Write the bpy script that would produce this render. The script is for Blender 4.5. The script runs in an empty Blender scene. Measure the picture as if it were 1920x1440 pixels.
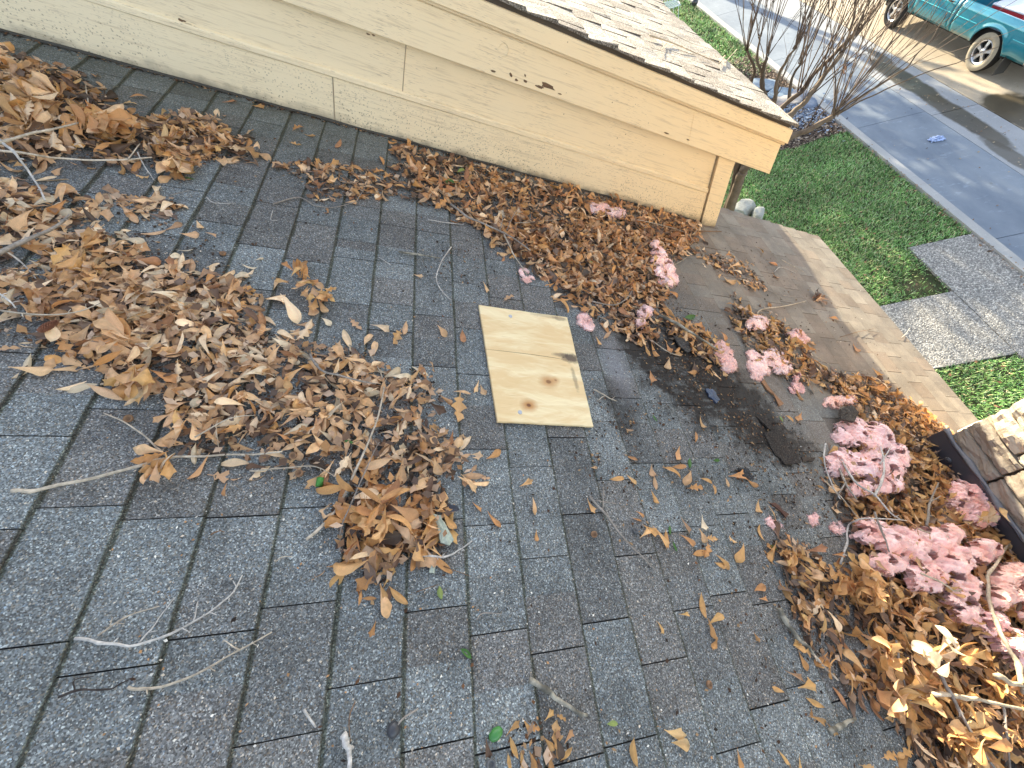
import bpy, math, random
import numpy as np
from mathutils import Matrix, Vector, noise as mnoise
random.seed(7); rng = np.random.default_rng(7)
sc = bpy.context.scene
col = sc.collection
PI = math.pi

# ------------------------------------------------------------------ camera (calibrated from the shingle grid)
F = 706.4
TH = math.radians(29.3134)          # roof pitch
E = 0.143                           # shingle exposure
R = np.array([[0.9750727522, 0.1986966755, 0.0987560583],
              [-0.1176958771, 0.8404633686, -0.5289319489],
              [-0.1880978693, 0.5041239502, 0.8428987094]])
CAM = np.array([0.91930395, 0.0, 0.64585523])
cd = bpy.data.cameras.new("camera"); cam = bpy.data.objects.new("camera", cd); col.objects.link(cam)
cd.sensor_width = 36.0; cd.lens = F * 36.0 / 1920.0; cd.clip_start = 0.02; cd.clip_end = 2000
M = Matrix([list(R[0]) + [CAM[0]], list(R[1]) + [CAM[1]], list(R[2]) + [CAM[2]], [0, 0, 0, 1]])
cam.matrix_world = M
sc.camera = cam

# ------------------------------------------------------------------ light
SUN = Vector((-0.155, 1.0, 0.375)).normalized()      # direction towards the sun
SUN_EL = math.asin(SUN.z)
w = bpy.data.worlds.new("World"); sc.world = w; w.use_nodes = True
nt = w.node_tree; nt.nodes.clear()
sky = nt.nodes.new("ShaderNodeTexSky"); sky.sky_type = 'NISHITA'; sky.sun_disc = False
sky.sun_elevation = SUN_EL; sky.sun_rotation = math.atan2(SUN.x, SUN.y)
bg = nt.nodes.new("ShaderNodeBackground"); bg.inputs[1].default_value = 0.15
wo = nt.nodes.new("ShaderNodeOutputWorld")
hs = nt.nodes.new('ShaderNodeHueSaturation'); hs.inputs['Saturation'].default_value = .62
nt.links.new(sky.outputs[0], hs.inputs['Color']); nt.links.new(hs.outputs[0], bg.inputs[0]); nt.links.new(bg.outputs[0], wo.inputs[0])
sd = bpy.data.lights.new("sun", 'SUN'); sd.energy = 5.0; sd.angle = math.radians(0.5); sd.color = (1.0, 0.87, 0.63)
so = bpy.data.objects.new("sun", sd); col.objects.link(so)
so.rotation_euler = SUN.to_track_quat('Z', 'Y').to_euler(); so.location = (0, 8, 12)
sc.view_settings.view_transform = 'Standard'; sc.view_settings.look = 'None'
sc.view_settings.exposure = 1.9; sc.view_settings.gamma = 1.0
sc.cycles.max_bounces = 6; sc.cycles.diffuse_bounces = 4
sc.cycles.use_denoising = True

# ------------------------------------------------------------------ geometry helpers
S = np.array([math.cos(TH), 0, -math.sin(TH)]); U = np.array([0, 1.0, 0]); N = np.array([math.sin(TH), 0, math.cos(TH)])
RF = np.stack([S, U, N], 1)         # columns: slope, along, normal  (lower roof frame through the origin)
UPH = 0.752                          # upper roof: vertical lift over the lower plane
GZ = -4.7
def ray(px, py):
    d = R @ np.array([px - 960.0, -(py - 720.0), -F]); return d / np.linalg.norm(d)
def roofpt(px, py, h=0.0, lift=0.0):
    """world point where the view ray meets the lower roof plane raised by h along its normal (lift: upper roof)."""
    d = ray(px, py); o = CAM.copy(); o[2] -= lift
    t = (h - N @ o) / (N @ d); p = o + t * d; p[2] += lift; return p
def vuh(p):
    return np.array([p @ S, p[1], p @ N])
def gp(px, py, z=GZ):
    d = ray(px, py); t = (z - CAM[2]) / d[2]; return CAM + t * d
def hd(px, py, D):
    """point on the view ray at horizontal distance D from the camera"""
    d = ray(px, py); return CAM + d * (D / math.hypot(d[0], d[1]))
def topx(P):
    q = (np.asarray(P) - CAM) @ R
    return np.stack([960 + F * q[..., 0] / -q[..., 2], 720 - F * q[..., 1] / -q[..., 2], -q[..., 2]], -1)

def tag(o, label=None, cat=None, group=None, kind=None):
    if label: o['label'] = label
    if cat: o['category'] = cat
    if group: o['group'] = group
    if kind: o['kind'] = kind
    return o
def empty(name, loc=(0, 0, 0), **k):
    o = bpy.data.objects.new(name, None); o.location = loc; o.empty_display_size = .1; col.objects.link(o); return tag(o, **k)
def meshdata(name, verts, faces, mats, smooth=False, tint=None, midx=None):
    me = bpy.data.meshes.new(name)
    verts = np.asarray(verts, dtype=np.float32)
    me.from_pydata(verts.tolist() if len(verts) < 200000 else verts.tolist(), [], [list(map(int, f)) for f in faces])
    for m in (mats if isinstance(mats, (list, tuple)) else [mats]): me.materials.append(m)
    if smooth: me.polygons.foreach_set('use_smooth', [True] * len(me.polygons))
    if midx is not None: me.polygons.foreach_set('material_index', list(midx))
    if tint is not None:                      # per-vertex colour
        a = me.color_attributes.new('tint', 'FLOAT_COLOR', 'POINT')
        t = np.asarray(tint, dtype=np.float32)
        if t.shape[1] == 3: t = np.concatenate([t, np.ones((len(t), 1), np.float32)], 1)
        a.data.foreach_set('color', t.ravel())
    me.update(); return me
def fastmesh(name, verts, quads, mat, smooth=False, tint=None):
    """big uniform-polygon mesh from numpy arrays"""
    me = bpy.data.meshes.new(name); nv = len(verts); k = quads.shape[1]; nf = len(quads)
    me.vertices.add(nv); me.vertices.foreach_set('co', verts.astype(np.float32).ravel())
    me.loops.add(nf * k); me.loops.foreach_set('vertex_index', quads.astype(np.int32).ravel())
    me.polygons.add(nf); me.polygons.foreach_set('loop_start', np.arange(0, nf * k, k, dtype=np.int32))
    me.polygons.foreach_set('loop_total', np.full(nf, k, np.int32))
    me.materials.append(mat)
    if smooth: me.polygons.foreach_set('use_smooth', np.ones(nf, bool))
    if tint is not None:
        a = me.color_attributes.new('tint', 'FLOAT_COLOR', 'POINT')
        t = np.concatenate([tint, np.ones((nv, 1))], 1).astype(np.float32); a.data.foreach_set('color', t.ravel())
    me.update(); me.validate(); return me
def link(name, me, parent=None, **k):
    o = bpy.data.objects.new(name, me); col.objects.link(o)
    if parent:
        o.parent = parent; bpy.context.view_layer.update() if False else None
        o.matrix_parent_inverse = Matrix.Translation(-Vector(parent.location))
    return tag(o, **k)
class MB:
    def __init__(s): s.v = []; s.f = []; s.t = []
    def add(s, v, f, t=(1, 1, 1)):
        b = len(s.v); s.v += [tuple(map(float, p)) for p in v]; s.f += [[i + b for i in q] for q in f]; s.t += [t] * len(v)
    def box(s, lo, hi, t=(1, 1, 1), fr=None):
        v = [(x, y, z) for z in (lo[2], hi[2]) for y in (lo[1], hi[1]) for x in (lo[0], hi[0])]
        if fr is not None: v = [fr(p) for p in v]
        s.add(v, [(0, 2, 3, 1), (4, 5, 7, 6), (0, 1, 5, 4), (2, 6, 7, 3), (0, 4, 6, 2), (1, 3, 7, 5)], t)
    def tube(s, pts, rad, n=6, t=(1, 1, 1), cap=True):
        pts = [np.asarray(p, float) for p in pts]; m = len(pts)
        if np.isscalar(rad): rad = [rad] * m
        up = np.array([.31, .2, .93]); b = len(s.v); prev = None
        for i, p in enumerate(pts):
            d = pts[min(i + 1, m - 1)] - pts[max(i - 1, 0)]; d = d / (np.linalg.norm(d) + 1e-12)
            a = np.cross(d, up if prev is None else prev); 
            if np.linalg.norm(a) < 1e-4: a = np.cross(d, [1, 0, 0])
            a /= np.linalg.norm(a); c = np.cross(a, d); prev = c
            prev = c
            for k in range(n):
                an = 2 * PI * k / n; q = p + rad[i] * (math.cos(an) * a + math.sin(an) * c); s.v.append(tuple(q)); s.t.append(t)
        for i in range(m - 1):
            for k in range(n):
                s.f.append([b + i * n + k, b + i * n + (k + 1) % n, b + (i + 1) * n + (k + 1) % n, b + (i + 1) * n + k])
        if cap:
            s.f.append([b + k for k in range(n)][::-1]); s.f.append([b + (m - 1) * n + k for k in range(n)])
    def build(s, name, mat, parent=None, smooth=False, tint=True, **k):
        return link(name, meshdata(name, s.v, s.f, mat, smooth, s.t if tint else None), parent, **k)

# ------------------------------------------------------------------ materials
class NT:
    def __init__(s, name, rough=.8, spec=.3):
        s.m = bpy.data.materials.new(name); s.m.use_nodes = True; s.t = s.m.node_tree; s.b = s.t.nodes['Principled BSDF']
        s.b.inputs['Roughness'].default_value = rough; s.b.inputs['Specular IOR Level'].default_value = spec
    def n(s, ty, **k):
        x = s.t.nodes.new(ty)
        for a, v in k.items(): setattr(x, a, v)
        return x
    def l(s, a, b): s.t.links.new(a, b)
    def val(s, node, i, v):
        if hasattr(v, 'is_output'): s.l(v, node.inputs[i])
        else:
            if isinstance(v, tuple) and len(v) == 3 and node.inputs[i].type == 'RGBA': v = v + (1,)
            node.inputs[i].default_value = v
    def obj(s):
        return s.n('ShaderNodeTexCoord').outputs['Object']
    def dot(s, vec, d):
        x = s.n('ShaderNodeVectorMath', operation='DOT_PRODUCT'); s.l(vec, x.inputs[0]); x.inputs[1].default_value = tuple(map(float, d)); return x.outputs['Value']
    def slope(s):
        o = s.obj(); c = s.n('ShaderNodeCombineXYZ')
        s.l(s.dot(o, S), c.inputs[0]); s.l(s.dot(o, U), c.inputs[1]); s.l(s.dot(o, N), c.inputs[2]); return c.outputs[0]
    def scale(s, vec, sc3, loc=(0, 0, 0)):
        x = s.n('ShaderNodeMapping'); s.l(vec, x.inputs[0]); x.inputs['Scale'].default_value = sc3; x.inputs['Location'].default_value = loc; return x.outputs[0]
    def noise(s, vec, scale, detail=4, rough=.55, col=False, dist=0.):
        x = s.n('ShaderNodeTexNoise'); s.l(vec, x.inputs['Vector']); x.inputs['Scale'].default_value = scale
        x.inputs['Detail'].default_value = detail; x.inputs['Roughness'].default_value = rough; x.inputs['Distortion'].default_value = dist
        return x.outputs['Color' if col else 'Fac']
    def vor(s, vec, scale, out='Color', feature='F1', rnd=1.):
        x = s.n('ShaderNodeTexVoronoi', feature=feature); s.l(vec, x.inputs['Vector']); x.inputs['Scale'].default_value = scale
        x.inputs['Randomness'].default_value = rnd; return x.outputs[out]
    def ramp(s, fac, stops, interp='LINEAR'):
        x = s.n('ShaderNodeValToRGB'); s.l(fac, x.inputs[0]); r = x.color_ramp; r.interpolation = interp
        while len(r.elements) > 1: r.elements.remove(r.elements[-1])
        for i, (p, c) in enumerate(stops):
            e = r.elements[0] if i == 0 else r.elements.new(p)
            e.position = p; e.color = (c, c, c, 1) if isinstance(c, (int, float)) else tuple(c) + (1,)
        return x.outputs[0]
    def mix(s, fac, a, b, mode='MIX'):
        x = s.n('ShaderNodeMix', data_type='RGBA', blend_type=mode); s.val(x, 0, fac)
        s.val(x, 6, a); s.val(x, 7, b); return x.outputs[2]
    def math(s, op, a, b=None, clamp=False):
        x = s.n('ShaderNodeMath', operation=op, use_clamp=clamp); s.val(x, 0, a)
        if b is not None: s.val(x, 1, b)
        return x.outputs[0]
    def attr(s, name='tint'):
        return s.n('ShaderNodeAttribute', attribute_name=name).outputs['Color']
    def base(s, c): s.val(s.b, 'Base Color', c); return s
    def bump(s, h, strength=.3, dist=.002):
        x = s.n('ShaderNodeBump'); x.inputs['Strength'].default_value = strength; x.inputs['Distance'].default_value = dist
        s.l(h, x.inputs['Height']); s.l(x.outputs[0], s.b.inputs['Normal']); return s
    def blob(s, vec, c, r, soft=.35, nscale=6, namp=.5):
        """soft-edged irregular spot: 1 inside, 0 outside; c centre, r radii (x, y, z)"""
        q = s.scale(vec, (1 / r[0], 1 / r[1], 1 / r[2]), (-c[0] / r[0], -c[1] / r[1], -c[2] / r[2]))
        ln = s.n('ShaderNodeVectorMath', operation='LENGTH'); s.l(q, ln.inputs[0])
        d = s.math('ADD', ln.outputs['Value'], s.math('MULTIPLY', s.math('SUBTRACT', s.noise(vec, nscale, 5, .6), .5), namp * 2))
        mr = s.n('ShaderNodeMapRange', clamp=True); s.l(d, mr.inputs[0]); mr.inputs[1].default_value = 1 + soft; mr.inputs[2].default_value = 1 - soft
        return mr.outputs[0]
def plain(name, c, rough=.7, spec=.3, metal=0, nz=None):
    m = NT(name, rough, spec); m.b.inputs['Metallic'].default_value = metal
    if nz:
        o = m.obj(); f = m.noise(o, nz[0], 5, .6); m.base(m.mix(f, tuple(x * (1 - nz[1]) for x in c), tuple(min(1, x * (1 + nz[1])) for x in c)))
        m.bump(f, .25, nz[2] if len(nz) > 2 else .002)
    else: m.base(c)
    return m.m

def mat_shingle(name, lower=True):
    m = NT(name, .92, .25); v = m.slope()
    cell = m.vor(v, 400); sep = m.n('ShaderNodeSeparateColor'); m.l(cell, sep.inputs[0])
    g = m.ramp(sep.outputs[0], [(0, (.055, .055, .054)), (.25, (.092, .092, .090)), (.5, (.128, .131, .131)), (.78, (.172, .177, .176)), (.94, (.255, .26, .255)), (1, (.44, .44, .42))])
    warm = m.ramp(sep.outputs[1], [(0, (1, 1, 1)), (.72, (1, 1, 1)), (.86, (1.25, 1.0, .78)), (1, (.8, .98, 1.2))])
    c = m.mix(1.0, g, warm, 'MULTIPLY')
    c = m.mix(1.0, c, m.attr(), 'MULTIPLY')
    big = m.noise(v, 7, 5, .6); c = m.mix(1.0, c, m.ramp(big, [(.25, .72), (.5, 1.), (.75, 1.22)]), 'MULTIPLY')
    if lower:
        # weathered, brownish dust on the lower right part of the slope, damp soil where debris lay
        x = m.n('ShaderNodeSeparateXYZ'); m.l(v, x.inputs[0])
        d = m.math('ADD', m.math('MULTIPLY', x.outputs[0], .9), m.math('MULTIPLY', x.outputs[1], .55))
        d = m.math('ADD', d, m.math('MULTIPLY', m.noise(v, 4, 4), .7))
        k = m.ramp(m.math('MULTIPLY', d, .25), [(.56, 0.), (.80, .85)])
        dust = m.mix(m.noise(v, 300, 2), (.14, .112, .088), (.36, .30, .24))
        dust = m.mix(1.0, dust, m.mix(.75, (1, 1, 1), m.attr()), 'MULTIPLY'); dust = m.mix(m.math('MULTIPLY', m.ramp(m.noise(v, 5, 6, .65), [(.42, 0.), (.62, 1.)]), .45), dust, (.085, .07, .06))
        c = m.mix(k, c, dust)
        soil = m.mix(m.noise(v, 220, 3), (.010, .009, .008), (.050, .040, .033))
        crs = m.noise(m.scale(v, (1 / E, 3.2, 0), (0, 0, 0)), 1.0, 0); brk = m.noise(m.scale(v, (9, 22, 1)), 1.6, 5, .7)
        for (px, py, ra, rb, s) in ((1200, 640, .12, .24, .95), (1290, 700, .20, .26, .95), (1400, 770, .16, .22, .9), (1470, 835, .16, .09, .8), (1160, 760, .07, .12, .6), (1390, 600, .10, .06, .35), (1600, 820, .08, .14, .5), (250, 520, .12, .10, .5), (1450, 940, .10, .06, .35)):
            q = vuh(roofpt(px, py)); f = m.blob(v, q, (ra, rb, 1), .30, 16, .75)
            f = m.math('MULTIPLY', f, m.ramp(m.math('ADD', m.math('MULTIPLY', crs, .35), m.math('MULTIPLY', brk, .85)), [(.38, 0.2), (.54, 1.)]))
            c = m.mix(m.math('MULTIPLY', f, s), c, soil)
        q = vuh(roofpt(1155, 690)); f = m.blob(v, q, (.05, .12, 1), .6, 9, .3)
        c = m.mix(m.math('MULTIPLY', f, .35), c, (.30, .29, .31))
        # green-grey film of algae along the wall
        f = m.ramp(x.outputs[1], [(.0, 0), (1, 1)]); f2 = m.math('MULTIPLY', m.math('SUBTRACT', x.outputs[1], 1.55), 1.6, True)
        f3 = m.math('MULTIPLY', f2, m.math('SUBTRACT', 1.0, m.math('MULTIPLY', x.outputs[0], .7), True), True)
        c = m.mix(m.math('MULTIPLY', f3, .5), c, (.10, .105, .075))
    m.base(c); m.bump(sep.outputs[2], .4, .0013); return m.m
M_SH = mat_shingle('shingle_granules')
M_SHU = NT('sun_toned_shingle_granules', .92, .2)  # upper roof granules: paler, warmer copy with sunlight put into the colour
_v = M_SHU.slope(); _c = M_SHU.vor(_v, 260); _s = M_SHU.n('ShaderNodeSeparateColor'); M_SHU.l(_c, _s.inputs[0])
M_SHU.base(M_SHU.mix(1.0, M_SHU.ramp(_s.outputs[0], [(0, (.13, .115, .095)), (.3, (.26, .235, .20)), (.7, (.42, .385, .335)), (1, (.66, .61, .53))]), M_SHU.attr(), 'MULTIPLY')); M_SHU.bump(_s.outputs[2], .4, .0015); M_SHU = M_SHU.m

def mat_wall():
    m = NT('cream_painted_wood', .62, .3); v = m.slope()
    g = m.noise(m.scale(v, (1.2, 1, 26)), 5, 6, .62, dist=.35)
    big = m.noise(v, 2.6, 4)
    c = m.mix(big, (.80, .655, .42), (.86, .735, .50))
    # along the board run the colour turns from cool cream to warm ochre
    x = m.n('ShaderNodeSeparateXYZ'); m.l(v, x.inputs[0])
    c = m.mix(m.ramp(m.math('MULTIPLY', m.math('ADD', x.outputs[0], 1.0), .27), [(.1, 0), (.95, 1)]), m.mix(.5, c, (.84, .74, .54)), m.mix(.6, c, (.89, .67, .37)))
    c = m.mix(m.ramp(g, [(.53, 0), (.68, .42)]), c, (.46, .35, .22))
    # fine dark checks in the paint along the grain
    ck = m.noise(m.scale(v, (7, 1, 120)), 4, 3, .5)
    ckm = m.math('MULTIPLY', m.ramp(ck, [(.62, 0), (.67, 1)]), m.ramp(m.noise(v, 3.3, 3), [(.44, 0), (.56, 1)]))
    c = m.mix(m.math('MULTIPLY', ckm, .5), c, (.22, .16, .11))
    # mildew dots thick near the foot of the wall
    h = m.math('SUBTRACT', x.outputs[2], 0.0)
    dots = m.vor(m.scale(v, (1, 1, 1)), 95, 'Distance'); dsel = m.noise(v, 60, 2)
    low = m.ramp(m.math('MULTIPLY', h, 2.2), [(.0, 1.), (.25, .7), (.5, 0.)])
    zone = m.ramp(m.noise(m.scale(v, (1.5, 1, 2)), 2.1, 3), [(.36, 0.), (.50, 1.)])
    dm = m.math('MULTIPLY', m.math('MULTIPLY', m.ramp(dots, [(.22, 1.), (.34, 0.)]), m.ramp(dsel, [(.42, 0.), (.50, 1.)])), m.math('MULTIPLY', low, zone))
    c = m.mix(m.math('MULTIPLY', dm, .75), c, (.16, .12, .08))
    sp = m.math('MULTIPLY', m.ramp(m.vor(v, 22, 'Distance'), [(.05, 1.), (.085, 0.)]), m.ramp(m.noise(v, 9, 2), [(.56, 0.), (.6, 1.)]))
    c = m.mix(m.math('MULTIPLY', sp, .7), c, (.18, .12, .07))
    soil = m.math('MULTIPLY', m.ramp(m.math('ADD', m.math('MULTIPLY', h, 9.), m.math('MULTIPLY', m.noise(v, 14, 4), .9)), [(.45, 1.), (.85, 0.)]), .7)
    c = m.mix(soil, c, (.15, .13, .10))
    m.base(c); m.bump(g, .35, .0025); return m.m
M_WALL = mat_wall()
def tinted(name, rough=.7, spec=.3, nz=None, bump=.3, dist=.001, coat=0):
    m = NT(name, rough, spec); c = m.attr()
    if nz:
        f = m.noise(m.obj(), nz[0], 5, .6); c = m.mix(1.0, c, m.ramp(f, [(.2, 1 - nz[1]), (.8, 1 + nz[1])]), 'MULTIPLY'); m.bump(f, bump, dist)
    m.base(c); return m
_l = tinted('dry_leaf', .5, .35, (70, .28), .2, .0008)
_l.b.inputs['Sheen Weight'].default_value = .1
# thin leaves let some light through
_tr = _l.n('ShaderNodeBsdfTranslucent'); _l.l(_l.b.inputs['Base Color'].links[0].from_socket, _tr.inputs[0])
_mx = _l.n('ShaderNodeMixShader'); _mx.inputs[0].default_value = .18
_l.l(_l.b.outputs[0], _mx.inputs[1]); _l.l(_tr.outputs[0], _mx.inputs[2]); _l.l(_mx.outputs[0], _l.t.nodes['Material Output'].inputs[0])
M_LEAF = _l.m
M_TWIG = tinted('twig_bark', .85, .2, (120, .45), .6, .002).m
M_CRUMB = tinted('crumbs', .9, .2).m
M_GRASS = tinted('grass_blades', .7, .2).m
M_TREEBARK = tinted('smooth_tree_bark', .8, .2, (14, .4), .5, .01).m
M_STONE = None
def mat_stone():
    m = NT('limestone', .9, .2); o = m.obj(); c = m.attr()
    f = m.noise(o, 16, 8, .65); c = m.mix(1.0, c, m.ramp(f, [(.2, .7), (.8, 1.25)]), 'MULTIPLY')
    pit = m.math('MULTIPLY', m.ramp(m.noise(o, 75, 4, .7), [(.54, 0), (.62, 1)]), m.ramp(m.noise(o, 7, 3), [(.50, 0), (.60, 1)]))
    c = m.mix(m.math('MULTIPLY', pit, .8), c, (.09, .065, .04)); m.base(c); m.bump(f, .7, .012); return m.m
M_STONE = mat_stone()
def mat_conc(name, a, b, wet=(), streaks=True):
    m = NT(name, .85, .25); o = m.obj()
    f = m.noise(m.scale(o, (1, .5, 1)), 1.3, 7, .6); c = m.mix(m.ramp(f, [(.3, 0), (.7, 1)]), a, b)
    c = m.mix(m.ramp(m.noise(o, 160, 2), [(.35, .25), (.65, 0.)]), c, (.1, .1, .1))
    c = m.mix(m.ramp(m.noise(m.scale(o, (1, 3, 1)), 5, 6, .7), [(.58, 0.), (.68, .35)]), c, tuple(x * 1.45 for x in b))
    rr = None
    for (cx, cy, ra, rb, s) in wet:
        k = m.blob(o, (cx, cy, GZ), (ra, rb, 5), .12, 3.2, .30); k2 = m.math('MULTIPLY', k, s)
        c = m.mix(k2, c, m.mix(m.noise(o, 5, 4), (.035, .028, .018), (.085, .07, .045))); rr = k2 if rr is None else m.math('MAXIMUM', rr, k2)
    if rr is not None:
        mr = m.n('ShaderNodeMapRange'); m.l(rr, mr.inputs[0]); mr.inputs[3].default_value = .85; mr.inputs[4].default_value = .35; m.l(mr.outputs[0], m.b.inputs['Roughness'])
    m.base(c); m.bump(m.noise(o, 60, 4), .2, .004); return m.m
def mat_agg():
    m = NT('exposed_aggregate', .8, .3); o = m.obj(); c = m.vor(o, 62); s = m.n('ShaderNodeSeparateColor'); m.l(c, s.inputs[0])
    k = m.ramp(s.outputs[0], [(0, (.13, .125, .115)), (.3, (.20, .195, .18)), (.6, (.29, .28, .26)), (.85, (.40, .385, .35)), (1, (.58, .56, .51))])
    d = m.vor(o, 62, 'Distance'); k = m.mix(m.ramp(d, [(.5, 0), (.8, .55)]), k, (.13, .12, .11)); m.base(k)
    m.bump(m.math('SUBTRACT', 1.0, d), .8, .012); return m.m

# ------------------------------------------------------------------ ground, lawn, paths, street
def sheet(name, poly, z, mat, **k):
    v = [(x, y, z) for x, y in poly]; return link(name, meshdata(name, v, [list(range(len(v)))], mat), **k)
m = NT('soil_and_thatch', .95, .1); o_ = m.obj()
m.base(m.mix(m.ramp(m.noise(o_, 5, 6, .7), [(.35, 0), (.65, 1)]), (.035, .05, .02), (.07, .065, .04))); m.bump(m.noise(o_, 70, 4), .6, .02)
sheet('ground', [(-300, -300), (300, -300), (300, 300), (-300, 300)], GZ - .02, m.m, kind='structure')
M_SOIL = m.m
def slab(name, x0, x1, y0, y1, z0, z1, mat, **k):
    b = MB(); b.box((x0, y0, z0), (x1, y1, z1)); return b.build(name, mat, tint=False, **k)
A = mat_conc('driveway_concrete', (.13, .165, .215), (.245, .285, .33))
B = mat_conc('gutter_concrete', (.25, .27, .29), (.36, .37, .38), wet=[(10.05, 9.2, .22, 1.3, .95), (10.0, 7.4, .20, 1.25, .9), (9.85, 6.0, .14, .7, .8), (10.25, 10.4, .1, .5, .8)])
Cc = mat_conc('street_concrete', (.36, .30, .22), (.52, .44, .33), wet=[(10.9, 7.1, .45, .85, .95), (11.6, 7.3, .5, .35, .8)])
b = MB(); y = 4.22 - 3.66 * 12
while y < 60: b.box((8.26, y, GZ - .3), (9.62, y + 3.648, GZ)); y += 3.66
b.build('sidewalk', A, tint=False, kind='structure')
# street gutter apron between two open seams, built as panels with joints
b = MB(); y = -40.3
while y < 60: b.box((9.635, y, GZ - .3), (10.50, y + 2.985, GZ - .004)); y += 3.0
b.build('gutter_pavement', B, tint=False, kind='structure')
slab('street', 10.515, 19, -40, 60, GZ - .3, GZ - .002, Cc, kind='structure')
b = MB(); y = -40.
while y < 60: b.box((8.10, y, GZ - .3), (8.245, y + 3.046, GZ + .045)); y += 3.05
b.build('kerb', mat_conc('kerb_concrete', (.30, .31, .31), (.42, .42, .41)), tint=False, kind='structure')
# seams packed with dirt
b = MB(); b.box((8.245, -40, GZ - .3), (8.26, 60, GZ - .02)); b.box((9.62, -40, GZ - .3), (9.635, 60, GZ - .016)); b.box((10.50, -40, GZ - .3), (10.515, 60, GZ - .016))
b.build('street_seam_soil', plain('seam_dirt', (.035, .028, .02), .95), tint=False, kind='structure')
AG = mat_agg()
slab('garden_path', 6.0 - 3.0, 7.115, 2.23, 3.40, GZ - .2, GZ + .012, AG, kind='structure')
slab('path_along_kerb', 7.125, 8.09, -30, 4.41, GZ - .2, GZ + .014, AG, kind='structure')
m = NT('bark_mulch_bed', .95, .1); o_ = m.obj(); cc = m.vor(o_, 38); s_ = m.n('ShaderNodeSeparateColor'); m.l(cc, s_.inputs[0])
m.base(m.ramp(s_.outputs[0], [(0, (.02, .015, .012)), (.5, (.07, .05, .04)), (.85, (.16, .12, .09)), (1, (.30, .25, .2))])); m.bump(s_.outputs[1], .9, .03)
bedc = [(8.07, 7.85), (7.5, 7.82), (7.0, 7.72), (6.5, 7.8), (5.6, 7.9), (4.8, 8.1), (4.4, 9), (4.5, 12.2), (8.07, 12.2)]
sheet('mulch_bed', bedc, GZ + .012, m.m, kind='structure')
# bed litter: small chips
def flakes(name, pts, size, tints, mat, jz=.02, frame=None, **k):
    n = len(pts); ang = rng.uniform(0, 2 * PI, n); L = size * rng.uniform(.5, 1.3, n); W = L * rng.uniform(.3, .8, n)
    a = np.stack([np.cos(ang), np.sin(ang), rng.uniform(-.4, .4, n)], 1); c = np.stack([-np.sin(ang), np.cos(ang), rng.uniform(-.5, .5, n)], 1)
    if frame is not None: a = a @ frame.T; c = c @ frame.T
    q = np.stack([pts - a * L[:, None] - c * W[:, None] * .4, pts + a * L[:, None] * .2 - c * W[:, None], pts + a * L[:, None], pts - a * L[:, None] * .1 + c * W[:, None]], 1)
    ti = tints[rng.integers(0, len(tints), n)] * rng.uniform(.7, 1.3, (n, 1))
    return link(name, fastmesh(name, q.reshape(-1, 3), np.arange(4 * n).reshape(n, 4), mat, tint=np.repeat(ti, 4, 0)), **k)
def inpoly(x, y, poly):
    x = np.asarray(x); y = np.asarray(y); r = np.zeros(x.shape, bool); n = len(poly); j = n - 1
    for i in range(n):
        xi, yi = poly[i]; xj, yj = poly[j]
        c = ((yi > y) != (yj > y)) & (x < (xj - xi) * (y - yi) / ((yj - yi) + 1e-12) + xi); r ^= c; j = i
    return r
P = np.stack([rng.uniform(4.5, 8.07, 9000), rng.uniform(6.9, 12, 9000)], 1); P = P[inpoly(P[:, 0], P[:, 1], bedc)]
flakes('bark_mulch', np.c_[P, np.full(len(P), GZ + .03)], .03, np.array([[.03, .022, .018], [.10, .07, .05], [.22, .16, .12], [.33, .27, .21], [.05, .035, .03]]), M_CRUMB, kind='stuff')

# lawn blades
def blades(x0, x1, y0, y1, dens, keep, L=.05, W=.006):
    n = int((x1 - x0) * (y1 - y0) * dens); x = rng.uniform(x0, x1, n); y = rng.uniform(y0, y1, n); k = keep(x, y); return np.stack([x[k], y[k]], 1)
bare = gp(1735, 530)[:2]
def lawnmask(x, y):
    x = x + rng.normal(0, .018, x.shape); y = y + rng.normal(0, .022, y.shape)
    k = (x < 8.105) & ~inpoly(x, y, bedc) & ~((x < 7.13) & (y > 2.21) & (y < 3.42)) & ~((x > 7.11) & (y < 4.42))
    d = np.hypot((x - bare[0]) / .42, (y - bare[1]) / .3) + rng.normal(0, .25, x.shape)
    return k & ((d > 1) | (rng.random(x.shape) < .12))
P1 = blades(4.4, 8.09, .2, 8.1, 3600, lawnmask); P2 = blades(6.3, 8.09, 11.8, 17.5, 900, lawnmask); P2 = np.r_[P2, blades(3.3, 4.6, 2, 7, 700, lawnmask), blades(6.3, 8.1, 7.6, 12.2, 500, lambda x, y: (x > 7.2) & (x < 8.09) & (y > 11))]
P = np.r_[P1, P2]; n = len(P); big = np.r_[np.zeros(len(P1), bool), np.ones(len(P2), bool)]
L = rng.uniform(.03, .075, n) * np.where(big, 1.5, 1); W = rng.uniform(.0025, .005, n) * np.where(big, 2, 1.); an = rng.uniform(0, 2 * PI, n); lean = rng.uniform(.3, 1.3, n)
d = np.stack([np.cos(an), np.sin(an)], 1); c = np.stack([-d[:, 1], d[:, 0]], 1)
p0 = np.c_[P, np.full(n, GZ - .012)]; mid = p0 + np.c_[d * (L * .45 * np.sin(lean * .6))[:, None], L * .5 * np.cos(lean * .5)]
tip = p0 + np.c_[d * (L * np.sin(lean))[:, None], L * np.cos(lean)]
cw = np.c_[c * W[:, None], np.zeros(n)]
v = np.stack([p0 - cw, p0 + cw, mid + cw, mid - cw, tip], 1).reshape(-1, 3)
gt = np.array([[.13, .29, .08], [.20, .38, .12], [.29, .45, .16], [.42, .54, .30], [.52, .46, .26], [.08, .15, .04]]); pr = [.26, .26, .2, .12, .09, .07]
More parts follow.
